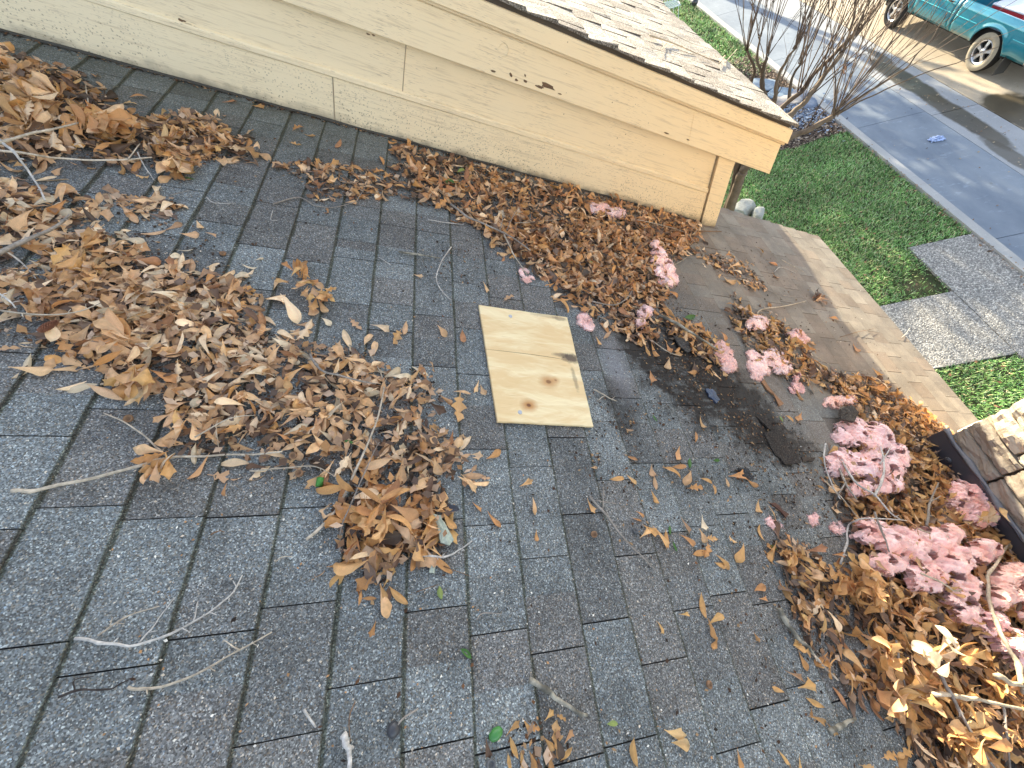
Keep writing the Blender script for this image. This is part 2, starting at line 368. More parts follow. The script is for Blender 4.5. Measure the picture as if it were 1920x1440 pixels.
patch = np.array([mnoise.noise(Vector((a_ * 1.7, b_ * 1.7, 3.))) for a_, b_ in P])
t = gt[rng.choice(6, n, p=pr)] * rng.uniform(.7, 1.35, (n, 1)) * (1 + .45 * patch)[:, None]
idx = np.arange(n)[:, None] * 5
tri = np.concatenate([idx + np.array([[0, 1, 2]]), idx + np.array([[0, 2, 3]]), idx + np.array([[3, 2, 4]])], 0)
link('lawn_grass', fastmesh('lawn_grass', v, tri, M_GRASS, tint=np.repeat(t, 5, 0)), kind='stuff')
# brown bits lying in the lawn and on the paving
n = 650; P = np.stack([rng.uniform(4.5, 8.05, n), rng.uniform(.5, 7.6, n)], 1); P = P[lawnmask(P[:, 0], P[:, 1])]
P = np.r_[P, np.stack([rng.normal(8.05, .05, 260), rng.uniform(.5, 12, 260)], 1)]
flakes('lawn_litter', np.c_[P, np.full(len(P), GZ + .045)], .022, np.array([[.22, .12, .06], [.30, .17, .09], [.10, .06, .03], [.26, .14, .07]]), M_LEAF, kind='stuff')
P = np.stack([rng.uniform(8.3, 14, 420), rng.uniform(2, 14, 420)], 1)
P = np.r_[P, np.stack([rng.normal(10.0, .15, 160), rng.uniform(5, 11, 160)], 1)]
flakes('street_litter', np.c_[P, np.full(len(P), GZ + .012)], .018, np.array([[.22, .12, .06], [.35, .28, .18], [.06, .05, .04]]), M_LEAF, kind='stuff')

# flagstones and slate chips round the trees
def rough_stone(name, c, r, seed, tintc, mat, flat=1., **k):
    me = bpy.data.meshes.new(name); import bmesh
    bm = bmesh.new(); bmesh.ops.create_icosphere(bm, subdivisions=4, radius=1)
    for v_ in bm.verts:
        p = v_.co.copy(); q = Vector((math.copysign(abs(p.x) ** .7, p.x), math.copysign(abs(p.y) ** .7, p.y), math.copysign(abs(p.z) ** .6, p.z)))
        q *= 1 + .22 * mnoise.noise(p * 1.3 + Vector((seed, 0, 0))) + .07 * mnoise.noise(p * 4 + Vector((0, seed, 0)))
        v_.co = Vector((q.x * r[0], q.y * r[1], q.z * r[2]))
    bm.to_mesh(me); bm.free(); me.materials.append(mat); a = me.color_attributes.new('tint', 'FLOAT_COLOR', 'POINT')
    a.data.foreach_set('color', list(tintc + (1,)) * len(me.vertices)); me.polygons.foreach_set('use_smooth', [True] * len(me.polygons))
    o = link(name, me, **k); o.location = c; o.rotation_euler = (0, 0, seed * 1.7); return o
FS = [((1430, 160), (.42, .30), 'large blue-grey flagstone behind the roof tip'), ((1462, 176), (.32, .30), 'blue-grey flagstone between the tree stems'), ((1478, 190), (.36, .24), 'pale flagstone just above the roof tip'),
      ((1497, 180), (.26, .22), 'small flagstone beside the kerb'), ((1455, 203), (.22, .2), 'pinkish flagstone hard against the roof tip'), ((1515, 196), (.3, .2), 'dark blue flagstone at the mulch edge')]
for i, (p, r, lab) in enumerate(FS):
    q = gp(*p); rough_stone('flagstone', (q[0], q[1], GZ + .02), (r[0] * .82, r[1] * .82, .045), i + 1.3, [(.22, .28, .34), (.20, .27, .34), (.36, .34, .32), (.28, .28, .30), (.36, .29, .26), (.15, .19, .26)][i], M_STONE, label=lab, cat='flagstone', group='flagstones round the trees')
q0 = gp(1505, 210); P = np.c_[rng.normal(q0[0], .26, 900), rng.normal(q0[1], .4, 900), np.full(900, GZ + .03)]
flakes('slate_chips', P, .035, np.array([[.16, .22, .32], [.28, .36, .48], [.08, .09, .12], [.42, .46, .5]]), M_CRUMB, kind='stuff')
for i, (p, r, lab) in enumerate([((1396, 389), (.24, .15), 'rounded pale landscaping stone at the roof edge by the tree'), ((1421, 402), (.19, .09), 'flatter pale stone beside the rounded one')]):
    q = gp(*p, z=GZ + .1); rough_stone('landscape_stone', (q[0], q[1], GZ + .07), (r[0], r[1], .12), i * 2.1 + .4, (.34, .345, .31), M_STONE, label=lab, cat='stone')

# ------------------------------------------------------------------ the house
house = empty('house', (0, 0, GZ), label='cream clapboard house whose grey shingle roof fills the photo', cat='house')
def shingles(name, mat, k0, k1, urange, umod, lift, seed, slots=None, tints=None, jit=.0015, slotw=.0034, step=(.19, .27), dirt=.0058):
    r = random.Random(seed); V = []; Fc = []; T = []
    fr = RF
    def addcell(v0, v1, u0, u1, hl, hr, tnt, lap=.035):
        # top face slopes: upper end tucked under the course above, butt end proud
        b = len(V); z0 = .0012; z1 = .0072
        jj = [r.uniform(-jit, jit) * .5 for _ in range(4)]
        um = (u0 + u1) / 2
        dl = dirt * r.uniform(.5, 1.2)
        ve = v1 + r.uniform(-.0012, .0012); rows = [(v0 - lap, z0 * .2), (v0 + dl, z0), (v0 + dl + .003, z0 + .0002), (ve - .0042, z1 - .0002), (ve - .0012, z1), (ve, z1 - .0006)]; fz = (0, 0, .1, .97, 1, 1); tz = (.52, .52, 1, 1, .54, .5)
        vb = r.uniform(-.001, .001)
        for i, (vv, zz) in enumerate(rows):
            for j, uu in enumerate((u0, um, u1)):
                h_ = zz + (hl if j == 0 else hr if j == 2 else (hl + hr) / 2) * fz[i] + jj[j] * fz[i]
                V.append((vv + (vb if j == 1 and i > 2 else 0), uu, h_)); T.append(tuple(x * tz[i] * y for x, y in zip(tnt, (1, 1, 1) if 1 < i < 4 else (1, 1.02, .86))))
        for i in range(5):
            for j in range(2): Fc.append([b + i * 3 + j, b + (i + 1) * 3 + j, b + (i + 1) * 3 + j + 1, b + i * 3 + j + 1])
        bb = len(V)
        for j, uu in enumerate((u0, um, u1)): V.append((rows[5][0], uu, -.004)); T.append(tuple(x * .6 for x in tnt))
        t2 = len(V)
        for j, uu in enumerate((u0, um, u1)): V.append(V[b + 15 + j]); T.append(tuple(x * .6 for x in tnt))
        for j in range(2): Fc.append([t2 + j, bb + j, bb + j + 1, t2 + j + 1])
        # side skirts
        for j, uu in ((0, u0), (2, u1)):
            c0 = len(V)
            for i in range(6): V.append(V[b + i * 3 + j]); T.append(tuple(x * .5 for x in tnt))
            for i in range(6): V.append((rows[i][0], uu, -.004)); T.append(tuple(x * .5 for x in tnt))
            for i in range(5): Fc.append([c0 + i, c0 + i + 1, c0 + i + 7, c0 + i + 6])
    tl = tints or [(1, 1, 1.0)]
    for k in range(k0, k1):
        v0, v1 = k * E, (k + 1) * E
        ua, ub = urange(k)
        if slots and k in slots:
            ss = sorted(slots[k]); 
            cuts = [ss[0]]
            while cuts[0] > ua: cuts.insert(0, cuts[0] - r.uniform(*step))
            for a_ in ss[1:]:
                while a_ - cuts[-1] > .30: cuts.append(cuts[-1] + min(r.uniform(*step), a_ - cuts[-1] - .1))
                cuts.append(a_)
        else: cuts = [ua - r.uniform(0, .25)]
        while cuts[-1] < ub: cuts.append(cuts[-1] + r.uniform(*step))
        for a_, c_ in zip(cuts[:-1], cuts[1:]):
            if c_ < ua or a_ > ub: continue
            gw = slotw * r.uniform(.45, 1.15)
            f_ = (a_ + c_) / 2 + r.uniform(-.03, .03)
            lo, hi = max(a_ + gw / 2, ua), min(c_ - gw / 2, ub)
            h1, h2 = r.uniform(0, jit), r.uniform(0, jit)
            t1 = r.choice(tl); t2_ = r.choice(tl); s1, s2 = r.uniform(.88, 1.12), r.uniform(.88, 1.12)
            if lo < f_ < hi:
                hm = (h1 + h2) / 2
                addcell(v0, v1, lo, f_, h1, hm, tuple(x * s1 for x in t1)); addcell(v0, v1, f_, hi, hm, h2, tuple(x * s2 for x in t2_))
            elif hi - lo > .004: addcell(v0, v1, lo, hi, h1, h2, tuple(x * s1 for x in t1))
    V = np.array(V)
    if umod is not None: V = umod(V)
    Wd = V @ fr.T; Wd[:, 2] += lift
    return link(name, meshdata(name, Wd, Fc, mat, False, T), house)
SL = {1: [.045, .268], 0: [.27, 1.40], 2: [.082, 1.275], 3: [-.07, .978], 4: [.044, .726], 5: [.44], 7: [.486], 9: [-.32, -.03], 11: [-.045]}
for kk in (0, 1): pass
lt = [(1.11, 1.16, 1.15), (1.18, 1.24, 1.23), (1.08, 1.05, 1.00), (1.00, 1.01, .99), (1.12, 1.19, 1.19), (1.03, 1.00, .96), (1.24, 1.31, 1.30)]
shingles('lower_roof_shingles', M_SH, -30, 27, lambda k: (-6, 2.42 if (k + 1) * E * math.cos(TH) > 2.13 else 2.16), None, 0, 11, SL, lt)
ut = [(1, 1, 1), (.88, .86, .84), (1.1, 1.09, 1.07), (.78, .75, .73)]
def uskew(V):
    V = V.copy(); V[:, 0] -= (np.clip(V[:, 1] - 2.05, 0, 1.8) * .05 - np.clip((V[:, 1] - 3.95) / .7, 0, 1) * .15) * np.clip((V[:, 0] + 2) / 4.8, 0, 1)  # unseen eave flare, shaped to shift the edge of its cast shadow
    V[:, 2] += .0025 * np.sin(V[:, 0] * 23) * np.exp(-np.clip(V[:, 1] - 2.04, 0, 9) * 9); return V
kmax = 20
off = 2.484 / math.cos(TH) - kmax * E
def umod2(V):
    V = V.copy(); V[:, 0] += off + .008 - .0; edge = V[:, 1] < 2.06
    V[:, 1] += np.where(edge, .007 * np.sin(np.floor(V[:, 0] / E) * 5.1) * .9 + .004 * np.sin(V[:, 0] * 90), 0); return uskew(V)
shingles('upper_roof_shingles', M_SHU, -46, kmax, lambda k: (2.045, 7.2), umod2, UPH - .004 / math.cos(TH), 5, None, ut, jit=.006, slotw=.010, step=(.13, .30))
# decking under the shingles and the slopes behind the ridge
RX = -3.7
def zl(x, lift=0): return -math.tan(TH) * x + lift
def prism(b, poly_xz, y0, y1, t=(1, 1, 1)):
    n = len(poly_xz); v = [(x, y0, z) for x, z in poly_xz] + [(x, y1, z) for x, z in poly_xz]
    b.add(v, [list(range(n)), list(range(2 * n - 1, n - 1, -1))] + [[i, i + n, (i + 1) % n + n, (i + 1) % n] for i in range(n)], t)
b = MB(); ex = 27 * E * math.cos(TH) - .012
prism(b, [(RX, zl(RX) - .006), (ex, zl(ex) - .006), (ex, zl(ex) - .05), (RX, zl(RX) - .05)], -6, 2.10)
prism(b, [(2.13, zl(2.13) - .006), (ex, zl(ex) - .006), (ex, zl(ex) - .05), (2.13, zl(2.13) - .05)], 2.1005, 2.41)
b.build('lower_roof_deck', plain('roof_deck_wood', (.05, .05, .052), .9), house, tint=False)
b = MB(); ux = 2.46
prism(b, [(RX, zl(RX, UPH) - .012), (ux - .9, zl(ux - .9, UPH) - .012), (ux - .9, zl(ux - .9, UPH) - .05), (RX, zl(RX, UPH) - .05)], 2.07, 7.15)
v = []
for (yy, xe) in ((2.07, ux), (7.15, ux - .25)):
    for (x_, dz) in ((ux - .9, -.012), (xe, -.012), (xe, -.05), (ux - .9, -.05)): v.append((x_, yy, zl(x_, UPH) + dz))
b.add(v, [(0, 1, 2, 3), (7, 6, 5, 4), (0, 4, 5, 1), (1, 5, 6, 2), (2, 6, 7, 3), (3, 7, 4, 0)])
b.build('upper_roof_deck', plain('roof_deck_wood_b', (.10, .08, .06), .9), house, tint=False)
b = MB()
for (y0, y1, lf) in ((-6, 2.1, -.005), (2.05, 7.2, UPH - .005)):
    x2 = 2 * RX - 2.6; b.add([(RX, y0, zl(RX, lf)), (RX, y1, zl(RX, lf)), (x2, y1, zl(RX, lf) + (x2 - RX) * math.tan(TH)), (x2, y0, zl(RX, lf) + (x2 - RX) * math.tan(TH))], [(0, 1, 2, 3)], (1, 1, 1))
b.build('rear_roof_slope', M_SH, house)
# wall boards (their long edges run parallel to the roof slope)
WY = 2.113
def board(name, x0, x1, h0, h1, y0, y1, sq0=0, sq1=0, mat=M_WALL, bev=.004, **k):
    """board in the wall plane: from x0 to x1, between heights h0..h1 over the lower roof; front face at y0"""
    b = MB(); nseg = max(2, int((x1 - x0) / .12)); rr = random.Random(sum(map(ord, name)) + int(x0 * 10))
    V_ = []; ring = []
    for i in range(nseg + 1):
        x = x0 + (x1 - x0) * i / nseg; wv = .0012 * math.sin(x * 3.1 + h0 * 20) + rr.uniform(-.0006, .0006)
        sec = [(y0 + bev, h0), (y0, h0 + bev), (y0, h1 - bev), (y0 + bev, h1), (y1, h1), (y1, h0)]
        for yy, hh in sec:
            xx = x + .427 * (hh - h0) * (sq0 if i == 0 else sq1 if i == nseg else 0); V_.append((xx, yy + wv * (yy < y0 + .01), zl(xx, hh)))
    Fs = []
    for i in range(nseg):
        for j in range(6): Fs.append([i * 6 + j, i * 6 + (j + 1) % 6, (i + 1) * 6 + (j + 1) % 6, (i + 1) * 6 + j])
    Fs.append([0, 5, 4, 3, 2, 1]); Fs.append([nseg * 6 + j for j in range(6)])
    b.add(V_, Fs); return b.build(name, mat, house, tint=False, **k)
CB0, CB1 = 2.126, 2.229
def wallx(px, py): d_ = ray(px, py); return float(CAM[0] + d_[0] * (WY - CAM[1]) / d_[1])
XJ1, XJ2 = wallx(633, 237), wallx(750, 172) - .0
board('skirt_board', -3.6, XJ1 - .002, .012, .2215, WY, WY + .03, 0, 1)
board('skirt_board', XJ1 + .002, CB0 - .008, .010, .2215, WY, WY + .03, 1, 0)
board('siding_board', -3.6, XJ2 - .002, .2235, .50, WY + .007, WY + .03, 0, 1)
board('siding_board', XJ2 + .002, CB0 - .008, .2235, .50, WY + .0085, WY + .03, 1, 0)
board('siding_lip', -3.6, CB0 - .008, .2155, .248, WY - .005, WY + .0065, bev=.006)
board('corner_board', CB0, CB1, -.005, .462, WY - .014, WY + .06)
board('frieze_board', -3.6, 1.915, .459, .655, WY - .034, WY + .0005, bev=.003)
board('frieze_board', 1.9165, 2.455, .459, .655, WY - .034, WY + .0005, bev=.003)
board('crown_moulding', -3.6, 2.47, .630, .672, WY - .0445, WY - .0345, bev=.009)
board('rake_fascia', -3.6, 2.475, .650, .722, WY - .060, WY - .0455, bev=.003)
board('rake_fascia_block', -3.6, 2.474, .6555, .7215, WY - .0450, WY + .002, bev=.002)
# house body below and behind
m = NT('brick_wall_material', .9, .2); o_ = m.obj(); br = m.n('ShaderNodeTexBrick'); m.l(m.scale(o_, (1, 1, 1)), br.inputs[0])
br.inputs['Color1'].default_value = (.34, .17, .11, 1); br.inputs['Color2'].default_value = (.26, .12, .08, 1); br.inputs['Mortar'].default_value = (.45, .42, .37, 1); br.inputs['Scale'].default_value = 4.2
mp = m.n('ShaderNodeMapping'); m.l(o_, mp.inputs[0]); mp.inputs['Rotation'].default_value = (PI / 2, 0, PI / 2); m.l(mp.outputs[0], br.inputs[0]); m.base(br.outputs[0]); M_BRICK = m.m
b = MB()
prism(b, [(-9.2, GZ), (3.02, GZ), (3.02, zl(3.02) - .075), (RX, zl(RX) - .09), (-9.2, zl(RX) - .1 - (9.2 + RX) * math.tan(TH) * 1.0)], -5.7, 2.10)
prism(b, [(-9.2, GZ), (CB1 - .03, GZ), (CB1 - .03, zl(CB1 - .03, UPH) - .11), (RX, zl(RX, UPH) - .09), (-9.2, zl(RX, UPH) - .1 - (9.2 + RX) * math.tan(TH) * 1.0)], WY + .032, 6.9)
b.build('brick_wall', M_BRICK, house, tint=False)
b = MB(); b.box((3.0, -6, zl(ex) - .20), (ex - .004, 2.405, zl(ex) - .178)); b.box((ex - .022, -6, zl(ex) - .19), (ex - .002, .36, zl(ex) - .052)); b.box((ex - .022, .64, zl(ex) - .19), (ex - .002, 2.40, zl(ex) - .052))
b.build('eave_fascia', M_WALL, house, tint=False)
b = MB(); b.box((CB1 + .002, WY + .01, zl(2.44, UPH) - .18), (2.44, 6.9, zl(2.44, UPH) - .155)); b.box((2.415, WY + .01, zl(2.44, UPH) - .15), (2.438, 2.6, zl(2.44, UPH) - .055))
b.build('soffit_board', M_WALL, house, tint=False)
# raised nail bung and paint scars on the frieze
b = MB(); q = np.array([1.01, WY - .035, zl(1.01, .575)]); pts = [q + .022 * np.array([math.cos(a), 0, math.sin(a) * 1.05]) for a in np.linspace(-2.1, 2.6, 22)]; b.tube(pts, [.0006 + .0016 * math.sin(PI * i / 21) for i in range(22)], 5)
b.build('wood_knot', M_WALL, house, smooth=True, tint=False)
M_BARE = plain('bare_wood', (.16, .10, .06), .9, nz=(120, .5)); rr = random.Random(3)
for (px, py, L_, H_) in ((1026, 161, .035, .012), (1012, 163, .02, .006), (985, 152, .008, .006), (968, 150, .008, .005), (958, 140, .006, .008), (925, 134, .012, .004), (340, 38, .012, .005), (985, 142, .004, .006), (1050, 176, .01, .003), (1250, 250, .014, .004), (700, 66, .006, .004), (690, 64, .008, .003), (1290, 262, .01, .004)):
    d_ = ray(px, py); t_ = (WY - .0352 - CAM[1]) / d_[1]; c_ = CAM + d_ * t_; ring = []
    for i in range(11):
        a = 2 * PI * i / 11; rad_ = rr.uniform(.6, 1.2); ring.append(c_ + np.array([math.cos(a) * L_ * rad_, 0, math.sin(a) * H_ * rad_ - math.cos(a) * L_ * rad_ * .56]))
    top = [p + np.array([0, -.0006, 0]) for p in ring]; bot = [p + np.array([0, .0009, 0]) for p in ring]; b = MB(); b.add(top + bot, [list(range(11))] + [[i, i + 11, (i + 1) % 11 + 11, (i + 1) % 11] for i in range(11)]); b.build('bare_wood_patch', M_BARE, house, tint=False)
b = MB()   # caulk along the board joints
for (x_, y_, h0, h1) in ((XJ1, WY - .0006, .012, .2215), (XJ2 + .427 * .0265, WY + .0064, .25, .457)):
    x2_ = x_ + .427 * (h1 - h0); b = MB(); b.tube([(x_, y_ + .002, zl(x_, h0)), (x2_, y_ + .002, zl(x2_, h1))], .0022, 6); b.build('joint_caulk', plain('caulk', (.42, .34, .24), .8), house, tint=False)
b = MB(); xs = np.linspace(-3.5, CB0 - .01, 90)   # dirty sealant bead where wall meets roof
b.tube([(x_, WY - .002 + .002 * math.sin(x_ * 31), zl(x_, .008 + .002 * math.sin(x_ * 17))) for x_ in xs], [.006 + .003 * abs(math.sin(x_ * 12)) for x_ in xs], 6)
b.build('foot_sealant', plain('dirty_sealant', (.07, .065, .055), .95, nz=(90, .5, .004)), house, smooth=True, tint=False)

# chimney of limestone blocks, turned a little against the roof
CHX, CHY, CHA = 2.74, .50, math.radians(-4)
ca, sa = math.cos(CHA), math.sin(CHA)
def chf(p):   # local: x out of the uphill face (into the chimney), y towards +Y side is 0 and negative behind, z up
    x_, y_, z_ = p; return (CHX + ca * x_ - sa * y_ * 1.0, CHY + sa * x_ + ca * y_, z_)
chim = empty('chimney', (CHX, CHY, GZ), label='sunlit tan limestone chimney with grey metal flashing at the eave', cat='chimney')
zr = zl(CHX)
b = MB(); b.box((.045, -1.25, GZ), (1.0, -.045, 1.75), fr=chf); b.build('mortar_core', plain('mortar', (.55, .50, .42), .95, nz=(40, .3, .008)), chim, tint=False)
b = MB(); rr = random.Random(12); z = zr + .165; import bmesh
def block(b, lo, hi, face, seed, t):
    """rough block with one lumpy outward face. face 'x': faces -x; 'y': faces +y"""
    n = 10; V_ = []; Fs = []
    def P_(a, c, dpt):
        if face == 'x': return (dpt, lo[1] + a * (hi[1] - lo[1]), lo[2] + c * (hi[2] - lo[2]))
        return (lo[0] + a * (hi[0] - lo[0]), dpt, lo[2] + c * (hi[2] - lo[2]))
    for i in range(n + 1):
        for j in range(n + 1):
            a, c = i / n, j / n; ed = min(a, 1 - a, c, 1 - c) * 5; bul = .008 * min(1, ed * 1.6) + .014 * mnoise.noise(Vector((a * 3.5 + seed, c * 2.0, seed * 3))) * min(1, ed + .3) + .006 * mnoise.noise(Vector((a * 9 + seed, c * 6, seed)))
            jx = .006 * mnoise.noise(Vector((a * 3, c * 3, seed + 9)))
            q = P_(a + jx / max(.05, hi[1] - lo[1]), c + jx * 4, (lo[0] - bul) if face == 'x' else (hi[1] + bul)); V_.append(chf(q))
    for i in range(n):
        for j in range(n): Fs.append([i * (n + 1) + j, (i + 1) * (n + 1) + j, (i + 1) * (n + 1) + j + 1, i * (n + 1) + j + 1])
    m_ = len(V_); ring = [i * (n + 1) for i in range(n + 1)] + [n * (n + 1) + j for j in range(1, n + 1)] + [i * (n + 1) + n for i in range(n - 1, -1, -1)] + [j for j in range(n - 1, 0, -1)]
    for r_ in ring:
        i, j = divmod(r_, n + 1); V_.append(chf(P_(i / n, j / n, (lo[0] + .06) if face == 'x' else (hi[1] - .06))))
    for q in range(len(ring)):
        Fs.append([ring[q], m_ + q, m_ + (q + 1) % len(ring), ring[(q + 1) % len(ring)]])
    b.add(V_, Fs, t)
row = 0
TT = [(.66, .54, .36), (.72, .62, .44), (.60, .44, .26), (.74, .68, .52), (.66, .56, .42)]
zz = zr + .15
while zz < 1.7:
    hh = rr.uniform(.085, .13) if row else .075
    y = 0.0
    while y > -1.25:
        w_ = rr.uniform(.16, .30); t_ = rr.choice(TT) if row > 1 else (.36, .31, .25)
        block(b, (0, max(y - w_, -1.25), zz), (0, y, zz + hh), 'x', rr.uniform(0, 50), t_); y -= w_ + .012
    zz += hh + .011; row += 1
zz = zl(3.5) - .4; 
while zz < 1.7:
    hh = rr.uniform(.09, .13); x_ = .02
    while x_ < 1.0:
        w_ = rr.uniform(.14, .24); block(b, (x_, 0, zz), (min(x_ + w_, 1.0), 0, zz + hh), 'y', rr.uniform(0, 50), rr.choice([(.62, .43, .20), (.60, .50, .32), (.56, .36, .16)])); x_ += w_ + .012
    zz += hh + .012
b.build('stonework', M_STONE, chim, smooth=False)
mf = plain('painted_flashing', (.085, .082, .095), .45, .5, .2, (30, .15, .001))
b = MB(); ys = np.linspace(.03, -1.25, 40); V_ = []
for i, y_ in enumerate(ys):
    w1 = .004 * math.sin(y_ * 23) + .003 * math.sin(y_ * 57)
    p = chf((0, y_, 0)); z0_ = zl(p[0]) ; 
    for (xo, zo) in ((-.12, None), (-.022, .012), (-.016, .14 + w1), (-.020, .152 + w1), (-.004, .158 + w1)):
        q = chf((xo, y_, 0)); V_.append((q[0], q[1], (zl(q[0]) + .009) if zo is None else zl(chf((xo, 0, 0))[0]) * 0 + zr + zo + (0 if zo > .1 else zl(q[0]) - zr)))
b.add(V_, [[i * 5 + j, (i + 1) * 5 + j, (i + 1) * 5 + j + 1, i * 5 + j + 1] for i in range(39) for j in range(4)]); fl = b.build('metal_flashing', mf, chim, tint=False)
sm = fl.modifiers.new('s', 'SOLIDIFY'); sm.thickness = .003
b = MB(); xs = np.linspace(.03, -1.25, 60)
b.tube([chf((-.012 + .002 * math.sin(y_ * 40), y_, zr + .156 + .004 * math.sin(y_ * 23))) for y_ in xs], [.009 + .004 * math.sin(y_ * 33) for y_ in xs], 7)
b.build('sealant_bead', plain('grey_sealant', (.20, .20, .21), .6, nz=(60, .3, .004)), chim, smooth=True, tint=False)
for y_ in (-.10, -.40):
    b = MB(); c_ = chf((-.026, y_, zr + .085))
    b.tube([np.array(c_) + .010 * np.array([0, math.cos(a), math.sin(a)]) for a in np.linspace(.4, 6.6, 14)], .0045, 6); b.tube([np.array(c_) + np.array([.004, 0, 0]), np.array(c_) - np.array([.005, 0, 0])], .008, 8); b.build('fastener', plain('dull_fastener', (.13, .13, .14), .5, .5, .5), chim, smooth=True, tint=False)
# pale metal gutter end against the chimney
gq = chf((0, 0, 0)); b = MB(); gv = [roofpt(1799, 806, .02), roofpt(1833, 790, .015), roofpt(1845, 812, .01), roofpt(1803, 833, .01)]
cen = sum(gv) / 4; vv = [g + N * .035 for g in gv] + [g - N * .01 for g in gv]
vv[0] = vv[0] + N * .03; vv[1] = vv[1] + N * .03
b.add(vv, [(0, 1, 2, 3), (7, 6, 5, 4), (0, 4, 5, 1), (1, 5, 6, 2), (2, 6, 7, 3), (3, 7, 4, 0)]); b.build('gutter_end', plain('cream_metal', (.62, .54, .44), .5, .4), house, tint=False)

# ------------------------------------------------------------------ plywood patch
PC = [vuh(roofpt(*p, .012)) for p in ((897, 574), (1062, 597), (1111, 801), (932, 792))]
c4 = [(q[0], q[1]) for q in PC]
m = NT('plywood_face', .6, .3); o_ = m.obj()
cx_, cy_ = sum(q[0] for q in c4) / 4, sum(q[1] for q in c4) / 4
v_ = m.slope(); rel = m.scale(v_, (1, 1, 1), (-cx_, -cy_, 0))     # x across (slope), y along
gr = m.noise(m.scale(rel, (1.6, 9, 1)), 2.2, 5, .55, dist=1.1)
wv = m.n('ShaderNodeTexWave', wave_type='BANDS', bands_direction='Y'); m.l(m.scale(rel, (.8, 1, 1)), wv.inputs[0]); wv.inputs['Scale'].default_value = 7; wv.inputs['Distortion'].default_value = 11; wv.inputs['Detail'].default_value = 3; wv.inputs['Detail Scale'].default_value = .9
c = m.mix(gr, (.70, .50, .24), (.94, .80, .51)); c = m.mix(m.ramp(wv.outputs[0], [(.35, 0.), (.62, .3), (.85, .05)]), c, (.95, .82, .54))
c = m.mix(m.ramp(m.noise(m.scale(rel, (1.5, 5, 1), (3, 1, 0)), 3, 4, .6, dist=.8), [(.42, 0.), (.60, .65)]), c, (.70, .46, .21))
c = m.mix(m.ramp(m.noise(m.scale(rel, (4, 60, 1)), 3, 3), [(.62, 0.), (.72, .5)]), c, (.52, .32, .14))
for (px, py, r_, k_) in ((1027, 718, .024, .75), (990, 762, .020, .95), (1040, 715, .012, .5)):
    q = vuh(roofpt(px, py, .012)); f = m.blob(v_, q, (r_ * 1.25, r_, 1), .5, 30, .3); c = m.mix(m.math('MULTIPLY', f, k_), c, (.50, .24, .08))
    f = m.blob(v_, q, (r_ * .4, r_ * .32, 1), .3, 60, .3); c = m.mix(m.math('MULTIPLY', f, k_), c, (.16, .06, .025))
for (px, py, ra, rb, k_) in ((1070, 674, .036, .020, .93), (1050, 668, .030, .010, .6), (1076, 712, .008, .05, .45), (1048, 600, .03, .010, .5), (1020, 594, .06, .010, .3)):
    q = vuh(roofpt(px, py, .012)); f = m.blob(v_, q, (ra, rb, 1), .35, 55, .8); c = m.mix(m.math('MULTIPLY', f, k_), c, (.10, .07, .05))
m.base(c); m.bump(gr, .1, .001); M_PLY = m.m
plyroot = empty('plywood_board', tuple(roofpt(1000, 690)), label='pale yellow plywood rectangle lying flat in the middle of the shingles', cat='plywood')
b = MB(); rr = random.Random(5); rings = []
edge = []
for i in range(4):
    a, c_ = np.array(c4[i]), np.array(c4[(i + 1) % 4])
    for j in range(14):
        t_ = j / 14; p_ = a + (c_ - a) * t_
        nrm = np.array([(c_ - a)[1], -(c_ - a)[0]]); nrm /= np.linalg.norm(nrm); p_ = p_ + nrm * rr.uniform(-.0008, .0008); edge.append(p_)
for hz, ins in ((.004, 0), (.0125, 0), (.0138, .0014)):
    for p_ in edge:
        d_ = np.array([cx_, cy_]) - p_; d_ /= np.linalg.norm(d_); q = p_ + d_ * ins; b.v.append(tuple(RF @ np.array([q[0], q[1], hz + .006]))); b.t.append((1, 1, 1))
n_ = len(edge)
for k in range(2):
    for i in range(n_): b.f.append([k * n_ + i, k * n_ + (i + 1) % n_, (k + 1) * n_ + (i + 1) % n_, (k + 1) * n_ + i])
b.f.append([2 * n_ + i for i in range(n_)]); b.f.append([i for i in range(n_)][::-1])
b.build('plywood_sheet', M_PLY, plyroot, tint=False)
M_NAIL = plain('galvanised_metal', (.42, .42, .44), .45, .5, .6)
for (px, py) in ((957, 593), (975, 773)):
    q = roofpt(px, py, .0198); b = MB(); b.tube([q, q + N * .0016], [.0075, .0068], 14); b.build('nail_head', M_NAIL, plyroot, smooth=False, tint=False)
b = MB()   # long check in the face veneer
pl_ = [(905, 654), (950, 659), (1000, 665), (1040, 671), (1062, 675)]
b.tube([roofpt(x_, y_, .0197) for x_, y_ in pl_], [.0004, .0008, .0009, .0008, .0004], 4); b.build('veneer_crack', plain('crack_shadow_wood', (.16, .09, .04), .9), plyroot, tint=False)

